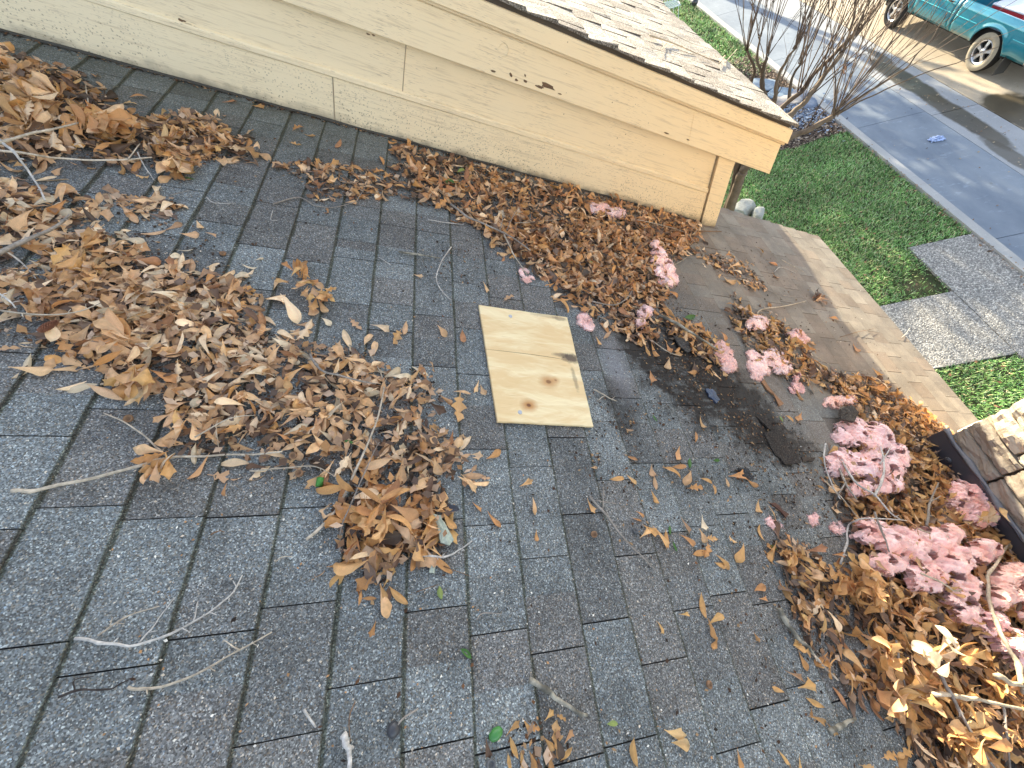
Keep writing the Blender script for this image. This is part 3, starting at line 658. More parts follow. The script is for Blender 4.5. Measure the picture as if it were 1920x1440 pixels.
# ------------------------------------------------------------------ leaves
def leafmesh(kind, r, lo=False):
    """unit-length leaf in local x (base->tip), y across, z up; returns verts, quads"""
    n = 8 if lo else 13; K = 5
    t = np.linspace(0, 1, n + 1)
    if kind == 'spat':      # water-oak spatula: narrow base, broad rounded tip
        w_ = .035 + .19 * np.clip((t - .12) / .6, 0, 1) ** 1.35; w_ = w_ * np.sqrt(np.clip((1 - t) / .2, 0, 1)) ; w_[t < .12] = .018
    elif kind == 'tri':     # weak three-lobed tip with points
        w_ = .03 + .13 * np.clip((t - .15) / .45, 0, 1) ** 1.4 + .11 * np.exp(-((t - .74) / .07) ** 2); w_ = w_ * np.clip((1 - t) / .20, 0, 1) ** .75; w_[t < .1] = .018
    elif kind == 'lance':   # pointed ellipse
        w_ = .155 * np.sin(PI * np.clip((t - .06) / .94, 0, 1)) ** .85 + .012; w_[-1] = .002
    elif kind == 'lobed':
        w_ = .05 + .22 * np.abs(np.sin(PI * (t * 3.1 + .1))) ** 1.3 * np.clip(1.25 - t, 0, 1); w_[t < .16] = .015; w_[-1] = .003
    else:                   # small oval
        w_ = .21 * np.sin(PI * np.clip(t, 0, 1)) ** .7 + .004
    w_ = w_ * r.uniform(.66, 1.02)
    asym = r.uniform(-.12, .12)
    curl = r.uniform(-1.3, 1.6); fold = r.uniform(.10, .8) * r.choice([1, 1, -1]); tw = r.uniform(-.9, .9); bendy = r.uniform(-.35, .35); wavy = r.uniform(0, .03); wf = r.uniform(9, 16); ph = r.uniform(0, 6)
    V_ = []
    px_, pz_, ang = 0., 0., -curl * .35; py_ = 0.; 
    for i in range(n + 1):
        if i:
            ds = 1 / n; px_ += ds * math.cos(ang); pz_ += ds * math.sin(ang); py_ += ds * math.sin(bendy * (t[i] - .5)) ; ang += curl / n * (1.4 * t[i] + .3)
        tt = tw * (t[i] - .3)
        for j in range(K):
            s_ = (j - 2) / 2; y_ = s_ * w_[i] * (1 + asym * s_ * (1 if kind != 'tri' else .5)); z_ = abs(s_) ** 1.25 * w_[i] * fold + wavy * math.sin(wf * t[i] + ph + s_ * 2) * abs(s_) * (w_[i] / .2)
            y2, z2 = y_ * math.cos(tt) - z_ * math.sin(tt), y_ * math.sin(tt) + z_ * math.cos(tt)
            xx = px_ - math.sin(ang) * z2 + (.06 * abs(s_) if kind in ('tri', 'lobed') and w_[i] > .15 else 0)
            V_.append((xx, py_ + y2, pz_ + math.cos(ang) * z2))
    Q = []
    for i in range(n):
        for j in range(K - 1): Q.append([i * K + j, (i + 1) * K + j, (i + 1) * K + j + 1, i * K + j + 1])
    return np.array(V_), np.array(Q)
PAL = {'tan': [(0.712, 0.452, 0.242), (0.797, 0.531, 0.305), (0.640, 0.387, 0.197), (0.854, 0.618, 0.381), (0.569, 0.338, 0.179), (0.769, 0.489, 0.254), (0.484, 0.287, 0.158)],
       'orange': [(0.640, 0.342, 0.125), (0.564, 0.280, 0.102), (0.705, 0.410, 0.175), (0.512, 0.246, 0.095)],
       'rust': [(0.504, 0.242, 0.100), (0.420, 0.195, 0.085), (0.588, 0.312, 0.138), (0.336, 0.156, 0.073), (0.644, 0.406, 0.227)],
       'gold': [(0.658, 0.400, 0.154), (0.588, 0.339, 0.123), (0.706, 0.460, 0.209), (0.518, 0.284, 0.105), (0.423, 0.218, 0.080)],
       'pale': [(0.793, 0.595, 0.401), (0.746, 0.538, 0.338), (0.723, 0.572, 0.380)],
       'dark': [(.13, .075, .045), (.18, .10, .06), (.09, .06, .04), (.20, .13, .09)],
       'green': [(.07, .17, .035), (.14, .25, .06), (.26, .32, .09)], 'slate': [(.05, .055, .075)]}
rl = random.Random(21); PROTO = {}
for fam, cols_ in PAL.items():
    L_ = []
    kinds = {'dark': ['lance', 'spat', 'tri'], 'green': ['lance', 'oval'], 'slate': ['oval', 'lance']}.get(fam, ['spat', 'spat', 'tri', 'tri', 'lance', 'lance', 'spat', 'lobed'])
    for i in range(26 if fam in ('tan', 'rust', 'gold', 'orange') else 8):
        kd = kinds[i % len(kinds)]; v1, q1 = leafmesh(kd, rl); c_ = np.array(rl.choice(cols_)) * rl.uniform(.85, 1.15)
        # paler midrib, darker tip and base
        K = 5; n1 = len(v1) // K; tt = np.ones((len(v1), 3)) * c_
        for j in range(len(v1)):
            i_, s_ = divmod(j, K); f_ = 1.0
            if s_ == 2: f_ = 1.12
            f_ *= 1 - .22 * (i_ / n1 > .85) - .10 * (i_ / n1 < .15) + rl.uniform(-.06, .06); tt[j] *= f_
        L_.append((v1, q1, tt, kd))
    PROTO[fam] = L_
for i, kd in enumerate(('lobed', 'lobed', 'tri')): pass
MESH = {}
def leaf_me(fam, i):
    if (fam, i) not in MESH:
        v1, q1, tt, kd = PROTO[fam][i]; MESH[(fam, i)] = fastmesh('leaf', v1, q1, M_LEAF, True, tt)
    return MESH[(fam, i)]
def rotm(yaw, pitch, roll):
    cy, sy, cp, sp, cr, sr = math.cos(yaw), math.sin(yaw), math.cos(pitch), math.sin(pitch), math.cos(roll), math.sin(roll)
    Rz = np.array([[cy, -sy, 0], [sy, cy, 0], [0, 0, 1]]); Ry = np.array([[cp, 0, -sp], [0, 1, 0], [sp, 0, cp]]); Rx = np.array([[1, 0, 0], [0, cr, -sr], [0, sr, cr]]); return Rz @ Ry @ Rx
LEAVES = []   # (fam, idx, scale, rot3x3 (roof frame), pos (v,u,h), zone, lift)
def put(fam, i, v, u, h, L_, yaw, pitch, roll, zone, lift=0.):
    Rm = rotm(yaw, pitch, roll); lv = (PROTO[fam][i][0] * L_) @ Rm.T; hh = h - lv[:, 2].min()
    if h > .02: hh = max(.004 - lv[:, 2].min(), h - lv[:, 2].mean())
    if v * math.cos(TH) < 2.25:
        mx = lv[:, 1].max() + u
        if mx > 2.104: u -= mx - 2.104
    LEAVES.append((fam, i, L_, Rm, np.array([v, u, hh]), zone, lift))
def polydist(p, poly):
    best = 9
    for i in range(len(poly)):
        a, c_ = poly[i], poly[(i + 1) % len(poly)]; ab = c_ - a; t_ = np.clip(((p - a) @ ab) / (ab @ ab + 1e-9), 0, 1); best = min(best, np.hypot(*(p - a - t_ * ab)))
    return best
def wpick(r, mixd):
    x = r.random() * sum(mixd.values())
    for k, w_ in mixd.items():
        x -= w_
        if x <= 0: return k
    return k
HEAPS = []   # for the height of things lying on the heaps
def heap(polypx, dens, hmax, mixd, zone, seed, Lr=(.05, .085), edge=.05, tilt=.5, yaw0=None, soft=.055):
    r = random.Random(seed); poly = np.array([vuh(roofpt(*p))[:2] for p in polypx]); lo, hi = poly.min(0), poly.max(0)
    HEAPS.append((poly, hmax, edge)); area = np.prod(hi - lo); n = int(area * dens)
    for _ in range(n):
        p = np.array([r.uniform(lo[0], hi[0]), r.uniform(lo[1], hi[1])]); ins = inpoly([p[0]], [p[1]], poly)[0]; d = polydist(p, poly)
        if not ins and (d > soft or r.random() > .26 * (1 - d / soft)): continue
        if ins and r.random() > .45 + .55 * min(1, d / (edge * .6)): continue
        gap = mnoise.noise(Vector((p[0] * 9, p[1] * 9, seed)))
        if gap < -.14 and r.random() < min(.9, (-gap) * 2.0): continue
        top = (hmax * (1 - math.exp(-1.6 * d / edge)) * (1 + .5 * gap)) if ins else 0
        h = top * (r.random() ** .55)
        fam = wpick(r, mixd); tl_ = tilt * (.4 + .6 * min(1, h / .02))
        if h < top * .45: fam = 'dark' if r.random() < .58 else fam  # buried leaves mostly dark: shade between layers put into their colour
        yaw = r.uniform(0, 2 * PI) if yaw0 is None else r.gauss(yaw0, .9)
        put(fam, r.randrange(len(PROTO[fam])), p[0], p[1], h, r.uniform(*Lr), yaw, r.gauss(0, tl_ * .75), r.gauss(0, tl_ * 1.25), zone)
def heap_h(v, u):
    h = 0
    for poly, hmax, edge in HEAPS:
        if inpoly([v], [u], poly)[0]: h = max(h, hmax * (1 - math.exp(-1.6 * polydist(np.array([v, u]), poly) / edge)))
    return h
TANM = {'tan': 7, 'pale': 1.6, 'orange': 1.0, 'dark': .5, 'rust': .4}
ORM = {'orange': 3, 'tan': 3.0, 'gold': 2, 'dark': .8, 'pale': .4}
RUM = {'rust': 3, 'orange': 3.4, 'tan': 4, 'dark': 1.4, 'pale': .4}
GOM = {'gold': 5, 'orange': 2, 'tan': 1.5, 'dark': 2.2, 'rust': 1.2}
heap([(-60, 90), (30, 112), (75, 132), (150, 140), (180, 170), (215, 205), (250, 235), (300, 228), (380, 218), (430, 250), (480, 295), (420, 305), (330, 332), (280, 318), (230, 318), (160, 300), (90, 305), (-60, 330)], 3600, .045, {'tan': 4.5, 'orange': 1.6, 'gold': 1.2, 'dark': 3}, 'top', 1, (.05, .08), .12, .55)
heap([(-60, 335), (30, 335), (90, 360), (150, 372), (200, 395), (170, 430), (190, 450), (140, 470), (60, 470), (20, 500), (-60, 520)], 3000, .03, TANM, 'midleft', 2, (.05, .085), .10)
heap([(190, 372), (250, 366), (330, 378), (335, 418), (300, 428), (250, 412), (200, 400)], 1700, .01, TANM, 'midleft', 3, (.055, .09), .05, .3)
heap([(60, 490), (110, 440), (200, 445), (270, 440), (265, 470), (300, 500), (370, 515), (400, 560), (400, 610), (300, 640), (130, 600), (60, 560)], 2600, .035, TANM, 'big', 4, (.05, .078), .10, .45)
heap([(-60, 500), (40, 500), (90, 545), (180, 540), (300, 545), (400, 530), (480, 545), (502, 590), (470, 620), (500, 650), (480, 690), (420, 700), (330, 720), (290, 748), (230, 735), (170, 700), (120, 672), (50, 640), (-60, 620)], 3700, .045, TANM, 'big', 5, (.05, .08), .12, .5)
heap([(470, 610), (540, 640), (600, 655), (690, 655), (720, 700), (790, 695), (830, 740), (818, 800), (850, 840), (880, 890), (830, 905), (835, 950), (700, 905), (640, 900), (560, 870), (490, 880), (440, 850), (395, 858), (340, 850), (305, 820), (330, 780), (300, 740), (340, 690), (420, 640)], 2700, .038, TANM, 'big', 6, (.045, .075), .12, .5)
heap([(650, 900), (700, 905), (830, 940), (838, 1000), (825, 1040), (780, 1050), (735, 1068), (680, 1060), (640, 1040), (625, 985)], 4300, .045, {'orange': 4, 'tan': 3, 'gold': 2, 'dark': .8, 'rust': 1}, 'end', 7, (.05, .082), .09, .5)
heap([(670, 1058), (725, 1058), (740, 1090), (700, 1115)], 1500, .01, {'orange': 3, 'tan': 3}, 'end', 8, (.05, .08), .05, .3)
heap([(520, 312), (560, 305), (640, 312), (700, 322), (745, 332), (750, 372), (700, 372), (640, 376), (600, 388), (575, 350)], 1900, .012, {'rust': 3, 'tan': 4, 'orange': 2, 'dark': 1}, 'wall', 9, (.045, .075), .06, .35)
heap([(728, 268), (800, 290), (870, 308), (1000, 342), (1110, 370), (1200, 392), (1300, 418), (1308, 455), (1260, 460), (1180, 470), (1100, 440), (1000, 440), (900, 420), (830, 395), (760, 380), (745, 340)], 1750, .022, RUM, 'wall', 10, (.05, .085), .05, .5)
heap([(850, 395), (940, 415), (1020, 420), (1110, 430), (1190, 440), (1290, 440), (1296, 475), (1240, 485), (1250, 540), (1225, 575), (1175, 585), (1100, 582), (1060, 560), (1030, 525), (990, 500), (930, 465), (880, 425)], 3500, .034, {'rust': 2.5, 'orange': 3.5, 'tan': 4, 'dark': 1.2, 'pale': .4}, 'wall', 11, (.05, .085), .09, .55)
heap([(1065, 560), (1130, 580), (1210, 578), (1235, 610), (1225, 665), (1195, 650), (1150, 625), (1110, 600)], 1900, .02, {'rust': 3, 'orange': 3, 'tan': 2, 'dark': 1}, 'trail', 12, (.05, .075), .07, .4)
heap([(1230, 585), (1290, 605), (1350, 650), (1370, 690), (1340, 702), (1290, 660), (1240, 622)], 2500, .02, {'orange': 3, 'gold': 3, 'tan': 1, 'dark': 1}, 'trail', 13, (.05, .075), .05, .4)
heap([(1305, 470), (1350, 480), (1400, 500), (1420, 520), (1440, 545), (1400, 545), (1380, 525), (1330, 505)], 900, .008, ORM, 'right', 14, (.05, .075), .05, .3)
heap([(1375, 555), (1400, 590), (1440, 590), (1510, 640), (1525, 690), (1580, 705), (1600, 730), (1560, 740), (1520, 720), (1480, 730), (1450, 700), (1400, 660), (1370, 610)], 1700, .03, GOM, 'right', 15, (.05, .08), .08, .45)
heap([(1570, 700), (1640, 715), (1700, 755), (1760, 800), (1795, 832), (1770, 855), (1700, 850), (1650, 830), (1600, 780), (1565, 735)], 2300, .03, GOM, 'right', 16, (.05, .08), .08, .45)
heap([(1620, 800), (1700, 820), (1790, 845), (1755, 872), (1800, 930), (1860, 985), (1960, 1050), (1990, 1500), (1740, 1470), (1715, 1350), (1660, 1270), (1600, 1190), (1575, 1100), (1600, 1040), (1590, 980), (1560, 930), (1570, 850)], 3500, .06, GOM, 'right heap', 17, (.055, .088), .13, .6)
heap([(1445, 1015), (1490, 1010), (1540, 1050), (1575, 1110), (1560, 1180), (1590, 1240), (1640, 1300), (1600, 1330), (1560, 1270), (1510, 1210), (1480, 1130)], 2400, .025, GOM, 'strip', 18, (.05, .08), .06, .45)
heap([(1640, 1180), (1700, 1260), (1740, 1350), (1770, 1440), (1700, 1450), (1680, 1380), (1640, 1320), (1590, 1250)], 1200, .02, GOM, 'strip', 19, (.05, .085), .08, .45)
heap([(965, 1350), (1010, 1350), (1065, 1385), (1060, 1450), (960, 1450), (945, 1390)], 900, .01, {'orange': 3, 'gold': 3, 'rust': 1}, 'foot', 20, (.05, .075), .05, .3)
# hand placed leaves: px, py, image angle (base->tip, clockwise from +x), length px, family
HP = """667 612 45 30 tan;712 619 20 38 pale;744 637 120 35 orange;759 619 100 24 tan;827 624 50 27 tan;867 637 80 27 rust;611 607 40 24 pale;952 564 -25 22 tan;908 541 70 22 tan;784 521 10 20 tan;
892 727 110 24 tan;904 735 70 24 tan;866 739 10 32 tan;857 855 120 32 pale;922 857 -30 32 orange;825 821 -30 36 tan;845 825 100 30 rust;885 896 5 40 tan;876 909 50 44 tan;984 909 -25 28 orange;999 951 80 34 tan;1104 952 60 34 orange;
892 952 50 24 orange;924 975 50 38 orange;842 956 10 34 slate;1003 1005 85 20 orange;1179 859 25 28 orange;1153 900 0 26 orange;1181 900 45 26 orange;1219 885 85 24 tan;1224 907 80 26 tan;1177 808 10 15 tan;1110 879 0 14 tan;
1217 709 90 24 orange;1292 701 0 18 orange;1119 643 50 18 orange;1222 934 55 28 orange;1234 1009 60 50 orange;1245 1012 80 36 orange;1215 994 30 36 orange;1279 986 70 36 tan;1284 1014 40 34 orange;1314 982 80 30 pale;1312 1005 70 30 tan;
1329 1011 10 26 orange;1309 1039 -10 36 orange;1320 1031 100 30 orange;1350 1054 45 40 gold;1367 1012 40 24 orange;1384 1037 110 38 gold;1416 952 80 26 orange;1442 964 65 36 orange;1440 945 40 18 tan;1359 907 80 20 tan;1417 1104 -25 26 orange;
1425 1123 0 12 orange;1552 1104 75 32 gold;1566 1041 0 18 orange;1279 1153 5 20 gold;1312 1136 80 50 gold;1326 1179 60 44 gold;1335 1162 -40 30 gold;1336 1206 110 24 gold;1234 1177 60 30 gold;1410 1192 60 20 gold;1258 1371 15 42 gold;1269 1393 10 36 gold;
1449 1292 20 28 gold;1483 1266 30 38 tan;1506 1286 -10 36 gold;1498 1237 65 44 gold;1519 1316 30 36 gold;1524 1348 25 30 gold;1515 1331 90 20 gold;1659 1346 0 18 gold;1552 1365 50 32 gold;1656 1312 50 38 gold;1659 1416 -20 28 gold;1618 1432 0 28 gold;
1380 1421 80 44 gold;1462 1417 50 34 gold;1492 1425 90 26 gold;675 1121 100 30 orange;692 1123 0 28 orange;718 1110 60 30 gold;746 1117 45 48 gold;701 1174 110 22 orange;703 1084 -30 42 gold;729 1084 -60 42 gold;1027 1340 -50 28 gold;1044 1342 30 16 gold;
958 1365 -50 40 gold;981 1352 60 18 gold;992 1365 0 16 orange;960 1399 70 46 gold;975 1425 80 42 gold;992 1423 70 44 gold;952 1425 80 34 gold;1024 1391 50 32 gold;1056 1410 -50 34 gold;1061 1380 -60 30 rust;1026 1425 80 38 gold;1042 1397 80 46 dark;
1183 1406 85 54 gold;913 1399 80 40 dark;66 699 3 78 tan;206 740 20 76 rust;487 491 -30 17 pale;470 506 10 30 pale;461 521 -20 36 pale;424 525 10 24 tan;399 508 100 20 tan;545 589 55 56 tan;570 613 0 38 tan;585 585 70 42 tan;604 577 60 32 tan;
20 660 -5 50 tan;375 426 60 18 tan;358 446 0 36 tan;397 446 30 26 tan;326 431 -20 36 tan;349 474 0 34 pale;442 274 20 30 orange;476 296 40 30 orange;469 311 0 22 tan;431 195 0 28 rust;484 204 0 26 orange;555 275 5 24 orange;581 259 10 26 orange;
559 246 -20 22 orange;634 277 -50 16 rust;262 187 0 34 orange;347 341 0 30 tan;270 337 5 32 orange;1301 821 90 20 orange;1312 795 60 26 orange;1266 853 100 26 rust;1256 889 35 40 orange;1269 877 0 26 orange;1286 898 110 28 tan;1299 917 0 26 orange;
1320 904 20 26 orange;1335 919 80 20 orange;1378 894 0 30 orange;1404 907 40 26 orange;1494 784 110 18 orange;1477 787 45 20 orange;1352 632 60 22 orange;1361 529 20 26 orange;1404 541 45 24 orange;1420 470 40 22 orange;1447 497 20 20 rust;
427 915 100 14 orange;745 284 -20 26 rust;760 283 10 24 rust;812 303 70 16 rust;715 305 70 20 orange;1290 640 40 22 orange;1250 655 70 24 orange;1265 668 10 22 orange;1248 686 100 20 tan;1196 965 40 18 orange;870 902 20 30 tan;908 898 10 20 tan;
1345 1060 20 26 orange;1205 1003 -40 22 orange;1190 975 20 20 orange;1535 690 40 26 gold;1600 655 60 22 orange;1640 700 50 24 orange;1560 600 10 20 orange;1450 520 30 20 rust;1375 505 0 22 orange;655 1035 15 44 tan;640 1062 -5 54 gold;690 900 40 50 orange"""
GREEN = "833 346 70 26;842 350 20 24;862 330 -20 20;878 322 50 22;72 492 10 26;354 338 10 20;824 1108 80 24;1253 993 90 20;1259 1022 60 18;1442 1026 30 14;1290 598 -15 30;1462 787 60 18;1290 870 90 26;1340 865 0 16;1688 1291 80 26;1223 783 60 12;650 836 20 18;1136 1356 0 9;868 1222 40 22;1100 504 0 12;1318 1335 0 0"
rh = random.Random(8); HAND = []
def hand(px, py, ang, lp, fam, proto=None, zone='lone', h=None, flat=.22):
    p0 = roofpt(px, py); a = math.radians(ang); q0 = roofpt(px - math.cos(a) * lp / 2, py - math.sin(a) * lp / 2); q1 = roofpt(px + math.cos(a) * lp / 2, py + math.sin(a) * lp / 2)
    A_, B_ = vuh(q0), vuh(q1); d = B_ - A_; L_ = math.hypot(d[0], d[1]); L_ = min(max(L_, .03), .11)
    base = heap_h(A_[0], A_[1]) + .0075
    i = rh.randrange(len(PROTO[fam])) if proto is None else proto
    put(fam, i, A_[0], A_[1], base if h is None else h, L_ * 1.05, math.atan2(d[1], d[0]), rh.gauss(0, flat * .4), rh.gauss(0, flat), zone); HAND.append(len(LEAVES) - 1)
for s_ in HP.replace('\n', '').split(';'):
    q = s_.split()
    if len(q) == 5: hand(float(q[0]), float(q[1]), float(q[2]), float(q[3]), q[4])
for s_ in GREEN.split(';'):
    q = [float(x_) for x_ in s_.split()]; q[3] *= .72
    if q[3] > 0: hand(*q, 'green', zone='green')
BIGL = len(LEAVES); PROTO['orange'].append(PROTO['orange'][7]); hand(858, 770, 95, 56, 'orange', 7, 'lobed'); PROTO['pale']
hand(572, 632, -55, 50, 'pale', 7, 'lobed pale', flat=.1); hand(115, 290, 95, 44, 'pale', 7, 'lobed pale', flat=.1)
# leafy sprays still on their stalks
def spray(px, py, ang, spread, n, lp, fam, zone, h=.03, seed=0, rise=.35):
    r = random.Random(seed); c_ = vuh(roofpt(px, py, h))
    for k in range(n):
        a = math.radians(ang + r.uniform(-spread, spread)); q = vuh(roofpt(px + math.cos(a) * lp, py + math.sin(a) * lp, h)); d = q - c_; L_ = min(.10, max(.045, math.hypot(d[0], d[1]) * r.uniform(.8, 1.1)))
        f_ = fam if isinstance(fam, str) else r.choice(fam)
        o_ = r.uniform(0, .03); put(f_, r.randrange(len(PROTO[f_])), c_[0] + d[0] / L_ * o_ * .1 + r.uniform(-.02, .02), c_[1] + r.uniform(-.02, .02), max(.006, h + r.uniform(-.4, .5) * h), L_, math.atan2(d[1], d[0]), r.uniform(-.1, rise), r.gauss(0, .6), zone)
SPW = ['rising in the top left heap', 'at the right of the top left heap', 'at the far left heap end', 'at the top of the top left heap', 'low in the top left heap', 'under the long top left branch', 'above the long top left branch', 'above the drift by the plywood', 'beside the one above the drift', 'behind the one above the drift',
 'hanging under the long bleached twig', 'pointing left over the bleached twig', 'at the drift\'s lower rim', 'in the left edge drift', 'at the left rim above the bleached twig', 'near the seed cone', 'in the heap at the drift tip', 'left of the largest pink mass', 'sunlit at the lower right', 'below the largest pink mass',
 'touching the largest pink mass', 'against the metal flashing', 'near the top of the strip, right side', 'at the top of the narrow strip', 'over the straight stick', 'at the bottom right corner', 'dark and dry near the eave']
SPN = 0
for (px, py, a_, sp, n_, lp, fam, hh) in ((160, 240, -70, 80, 26, 70, ['orange', 'gold'], .06), (185, 225, 40, 60, 22, 75, ['orange', 'gold', 'tan'], .07), (60, 190, -140, 90, 20, 70, ['gold', 'tan'], .05), (110, 180, 200, 80, 16, 60, ['gold', 'tan'], .05), (55, 230, -100, 100, 18, 60, ['tan', 'gold'], .05), (320, 300, 60, 70, 16, 50, ['gold', 'tan'], .03), (300, 270, 20, 90, 14, 50, ['tan', 'gold'], .03),
      (555, 520, -80, 100, 12, 30, ['orange', 'gold'], .03), (600, 548, 20, 90, 12, 28, ['orange', 'gold'], .03), (575, 530, 120, 90, 10, 30, ['gold', 'tan'], .02), (310, 860, 110, 55, 9, 55, ['tan', 'pale', 'gold'], .025), (310, 855, 185, 25, 4, 62, ['orange', 'tan'], .03), (260, 690, 100, 60, 14, 60, ['gold', 'tan'], .05), (150, 470, 20, 120, 12, 50, ['orange', 'gold'], .04), (340, 780, 90, 90, 10, 45, ['tan', 'gold'], .04),
      (240, 640, 200, 60, 14, 60, ['tan', 'orange'], .06), (720, 960, 70, 150, 20, 65, ['orange', 'rust', 'gold'], .05), (1640, 1100, 160, 80, 14, 50, ['gold', 'orange'], .08), (1770, 1230, -110, 100, 16, 60, ['gold', 'pale'], .12), (1680, 1220, 150, 80, 16, 60, ['gold', 'tan'], .08), (1640, 1080, 200, 60, 12, 50, ['gold', 'tan'], .06), (1860, 975, -90, 70, 6, 35, ['pale', 'gold'], .12), (1570, 1070, 80, 60, 8, 40, ['gold'], .04), (1490, 1040, 100, 120, 12, 35, ['gold', 'orange'], .03), (1700, 1300, 60, 120, 16, 60, ['gold', 'tan'], .06), (1820, 1380, 90, 160, 24, 70, ['gold', 'orange', 'dark'], .07), (1530, 562, 0, 90, 7, 18, ['dark', 'rust'], .02)):
    spray(px, py, a_, sp, n_, lp, fam, 'spray%d' % SPN, hh, int(px * 7 + py)); SPN += 1

ro = random.Random(77)
for (px, py, sx, sy, n_) in ((1610, 850, 45, 40, 12), (1630, 920, 40, 22, 9), (1680, 1030, 70, 35, 18), (1760, 1100, 40, 40, 12), (1235, 500, 18, 26, 5), (1430, 685, 30, 14, 5), (1800, 955, 30, 22, 5), (1860, 1110, 35, 25, 7), (1845, 1200, 30, 25, 5)):
    for _ in range(n_):
        q = vuh(roofpt(px + ro.gauss(0, sx * .6), py + ro.gauss(0, sy * .6))); fam = ro.choice(['gold', 'orange', 'dark', 'tan', 'rust']); put(fam, ro.randrange(len(PROTO[fam])), q[0], q[1], heap_h(q[0], q[1]) + .030, ro.uniform(.03, .07), ro.uniform(0, 6.28), ro.gauss(0, .3), ro.gauss(0, .5), 'wool')

M3 = RF
POS = np.array([l[4] for l in LEAVES]); WORLD = POS @ RF.T
PIX = topx(WORLD); SC = np.array([l[2] for l in LEAVES])
size = SC / PIX[:, 2] * F * .5333
inside = (PIX[:, 0] > -25) & (PIX[:, 0] < 1945) & (PIX[:, 1] > -20) & (PIX[:, 1] < 1460)
# leaf nearest the camera in each small picture cell counts as seen
cell = {}
for i in np.argsort(PIX[:, 2]):
    if not inside[i]: continue
    k = (int(PIX[i, 0] // 13), int(PIX[i, 1] // 13))
    if k not in cell: cell[k] = i
seen = np.zeros(len(LEAVES), bool); seen[list(cell.values())] = True
score = size * (seen + .001) * inside; score[HAND] *= 1.15; score[[i for i, l in enumerate(LEAVES) if l[5] in ('green', 'lobed', 'lobed pale')]] += 1e4
order = np.argsort(-score)[:300]; INDIV = set(int(i) for i in order)
# every leaf that shows large is an object; the thousands beneath are one litter
ZL = {'top': ('curled brown leaf in the leaf heap at the top left below the cream wall', 'leaves in the top left heap'),
      'midleft': ('tan leaf in the thin drift along the left edge, under the long white twig', 'leaves in the left edge drift'),
      'big': ('tan curled leaf in the big drift left of the plywood', 'leaves in the big drift'),
      'end': ('orange brown leaf in the heap at the lower end of the big drift', 'leaves at the lower end of the drift'),
      'wall': ('small rust brown leaf in the drift along the foot of the cream wall', 'leaves along the wall foot'),
      'trail': ('orange leaf in the trail between the wall drift and the damp patch', 'leaves in the trail'),
      'right': ('golden brown leaf round the pink tufts towards the eave', 'leaves near the eave'),
      'right heap': ('golden brown leaf in the big heap with pink insulation at lower right', 'leaves in the right heap'),
      'strip': ('golden leaf in the narrow strip left of the right heap', 'leaves in the narrow strip'),
      'wool': ('', ''), 'foot': ('golden leaf in the small cluster at the bottom edge', 'leaves at the bottom edge')}
rest_v, rest_q, rest_t = [], [], []; off_ = 0; nlab = {}
CN = {'tan': 'tan', 'orange': 'orange', 'rust': 'rust brown', 'gold': 'golden', 'pale': 'pale', 'dark': 'dark brown', 'green': 'green', 'slate': 'black'}
def region(px, py):
    if py < 420: return ('above the wall drift, close to the cream wall', 'near the wall') if px > 400 else ('beside the top left heap', 'beside the top left heap')
    if px < 560: return ('just outside the big drift on the left', 'round the big drift')
    if px < 800 and py < 700: return ('between the big drift and the plywood', 'between drift and plywood')
    if px < 760: return ('below the lower tip of the big drift', 'below the drift tip')
    if py > 1300 and px < 1120: return ('in the small cluster at the bottom edge', 'at the bottom edge')
    if px < 960 and py > 700: return ('between the big drift and plywood foot', 'left below the plywood')
    if px < 1140 and py > 800: return ('alone on bare shingles below the plywood', 'below the plywood')
    if px < 1140: return ('on bare shingles above the plywood', 'above the plywood')
    if py < 760: return ('on brown shingles near the pink tufts', 'near the upper tufts')
    if py < 1090: return ('in the loose scatter to the right below the plywood', 'scatter right below the plywood')
    if px < 1400: return ('on bare grey shingles at lower centre right', 'lower centre right')
    return ('in the loose scatter left of the lower right heap', 'scatter left of the right heap')
SHP = {'spat': 'round-tipped', 'tri': 'three-cornered', 'lance': 'narrow pointed', 'lobed': 'wavy lobed', 'oval': 'oval'}
WH = {'top': 'in the top left heap below the cream wall', 'midleft': 'in the left edge drift above the big drift', 'end': 'in the heap at the lower tip of the big drift', 'wall': 'in the drift along the foot of the cream wall', 'trail': 'in the trail from the wall drift to the damp patch',
      'right': 'among the pink tufts near the eave', 'right heap': 'in the right heap under the pink insulation', 'strip': 'in the narrow strip left of the right heap', 'foot': 'in the small cluster at the bottom edge', 'wool': 'lying on the pink insulation'}
def leaflab(fam, kd, zone, px, py):
    if zone == 'big': w_ = ('in the left end of the big drift' if px < 110 else 'in the left part of the big drift' if px < 220 else 'in the upper middle of the big drift' if px < 500 and py < 560 else 'in the left middle of the big drift' if px < 340 else 'in the middle of the big drift' if px < 500 else 'where the big drift narrows' if px < 620 else 'in the right part of the big drift beside the plywood') if py < 760 else 'in the lower edge of the big drift'
    elif zone == 'wall': w_ = 'in the small leaf patch left of the wall drift' if px < 740 else ('in the thin left part of the wall drift' if px < 1000 else 'in the thick right part of the wall drift')
    elif zone == 'right heap': w_ = 'in the right heap above the largest pink mass' if py < 960 else ('in the right heap left of the largest pink mass' if py < 1200 else 'in the lowest part of the right heap')
    else: w_ = WH[zone]
    return SHP[kd] + ' ' + CN[fam] + ' leaf ' + w_, SHP[kd] + ' ' + CN[fam] + ' leaves ' + w_
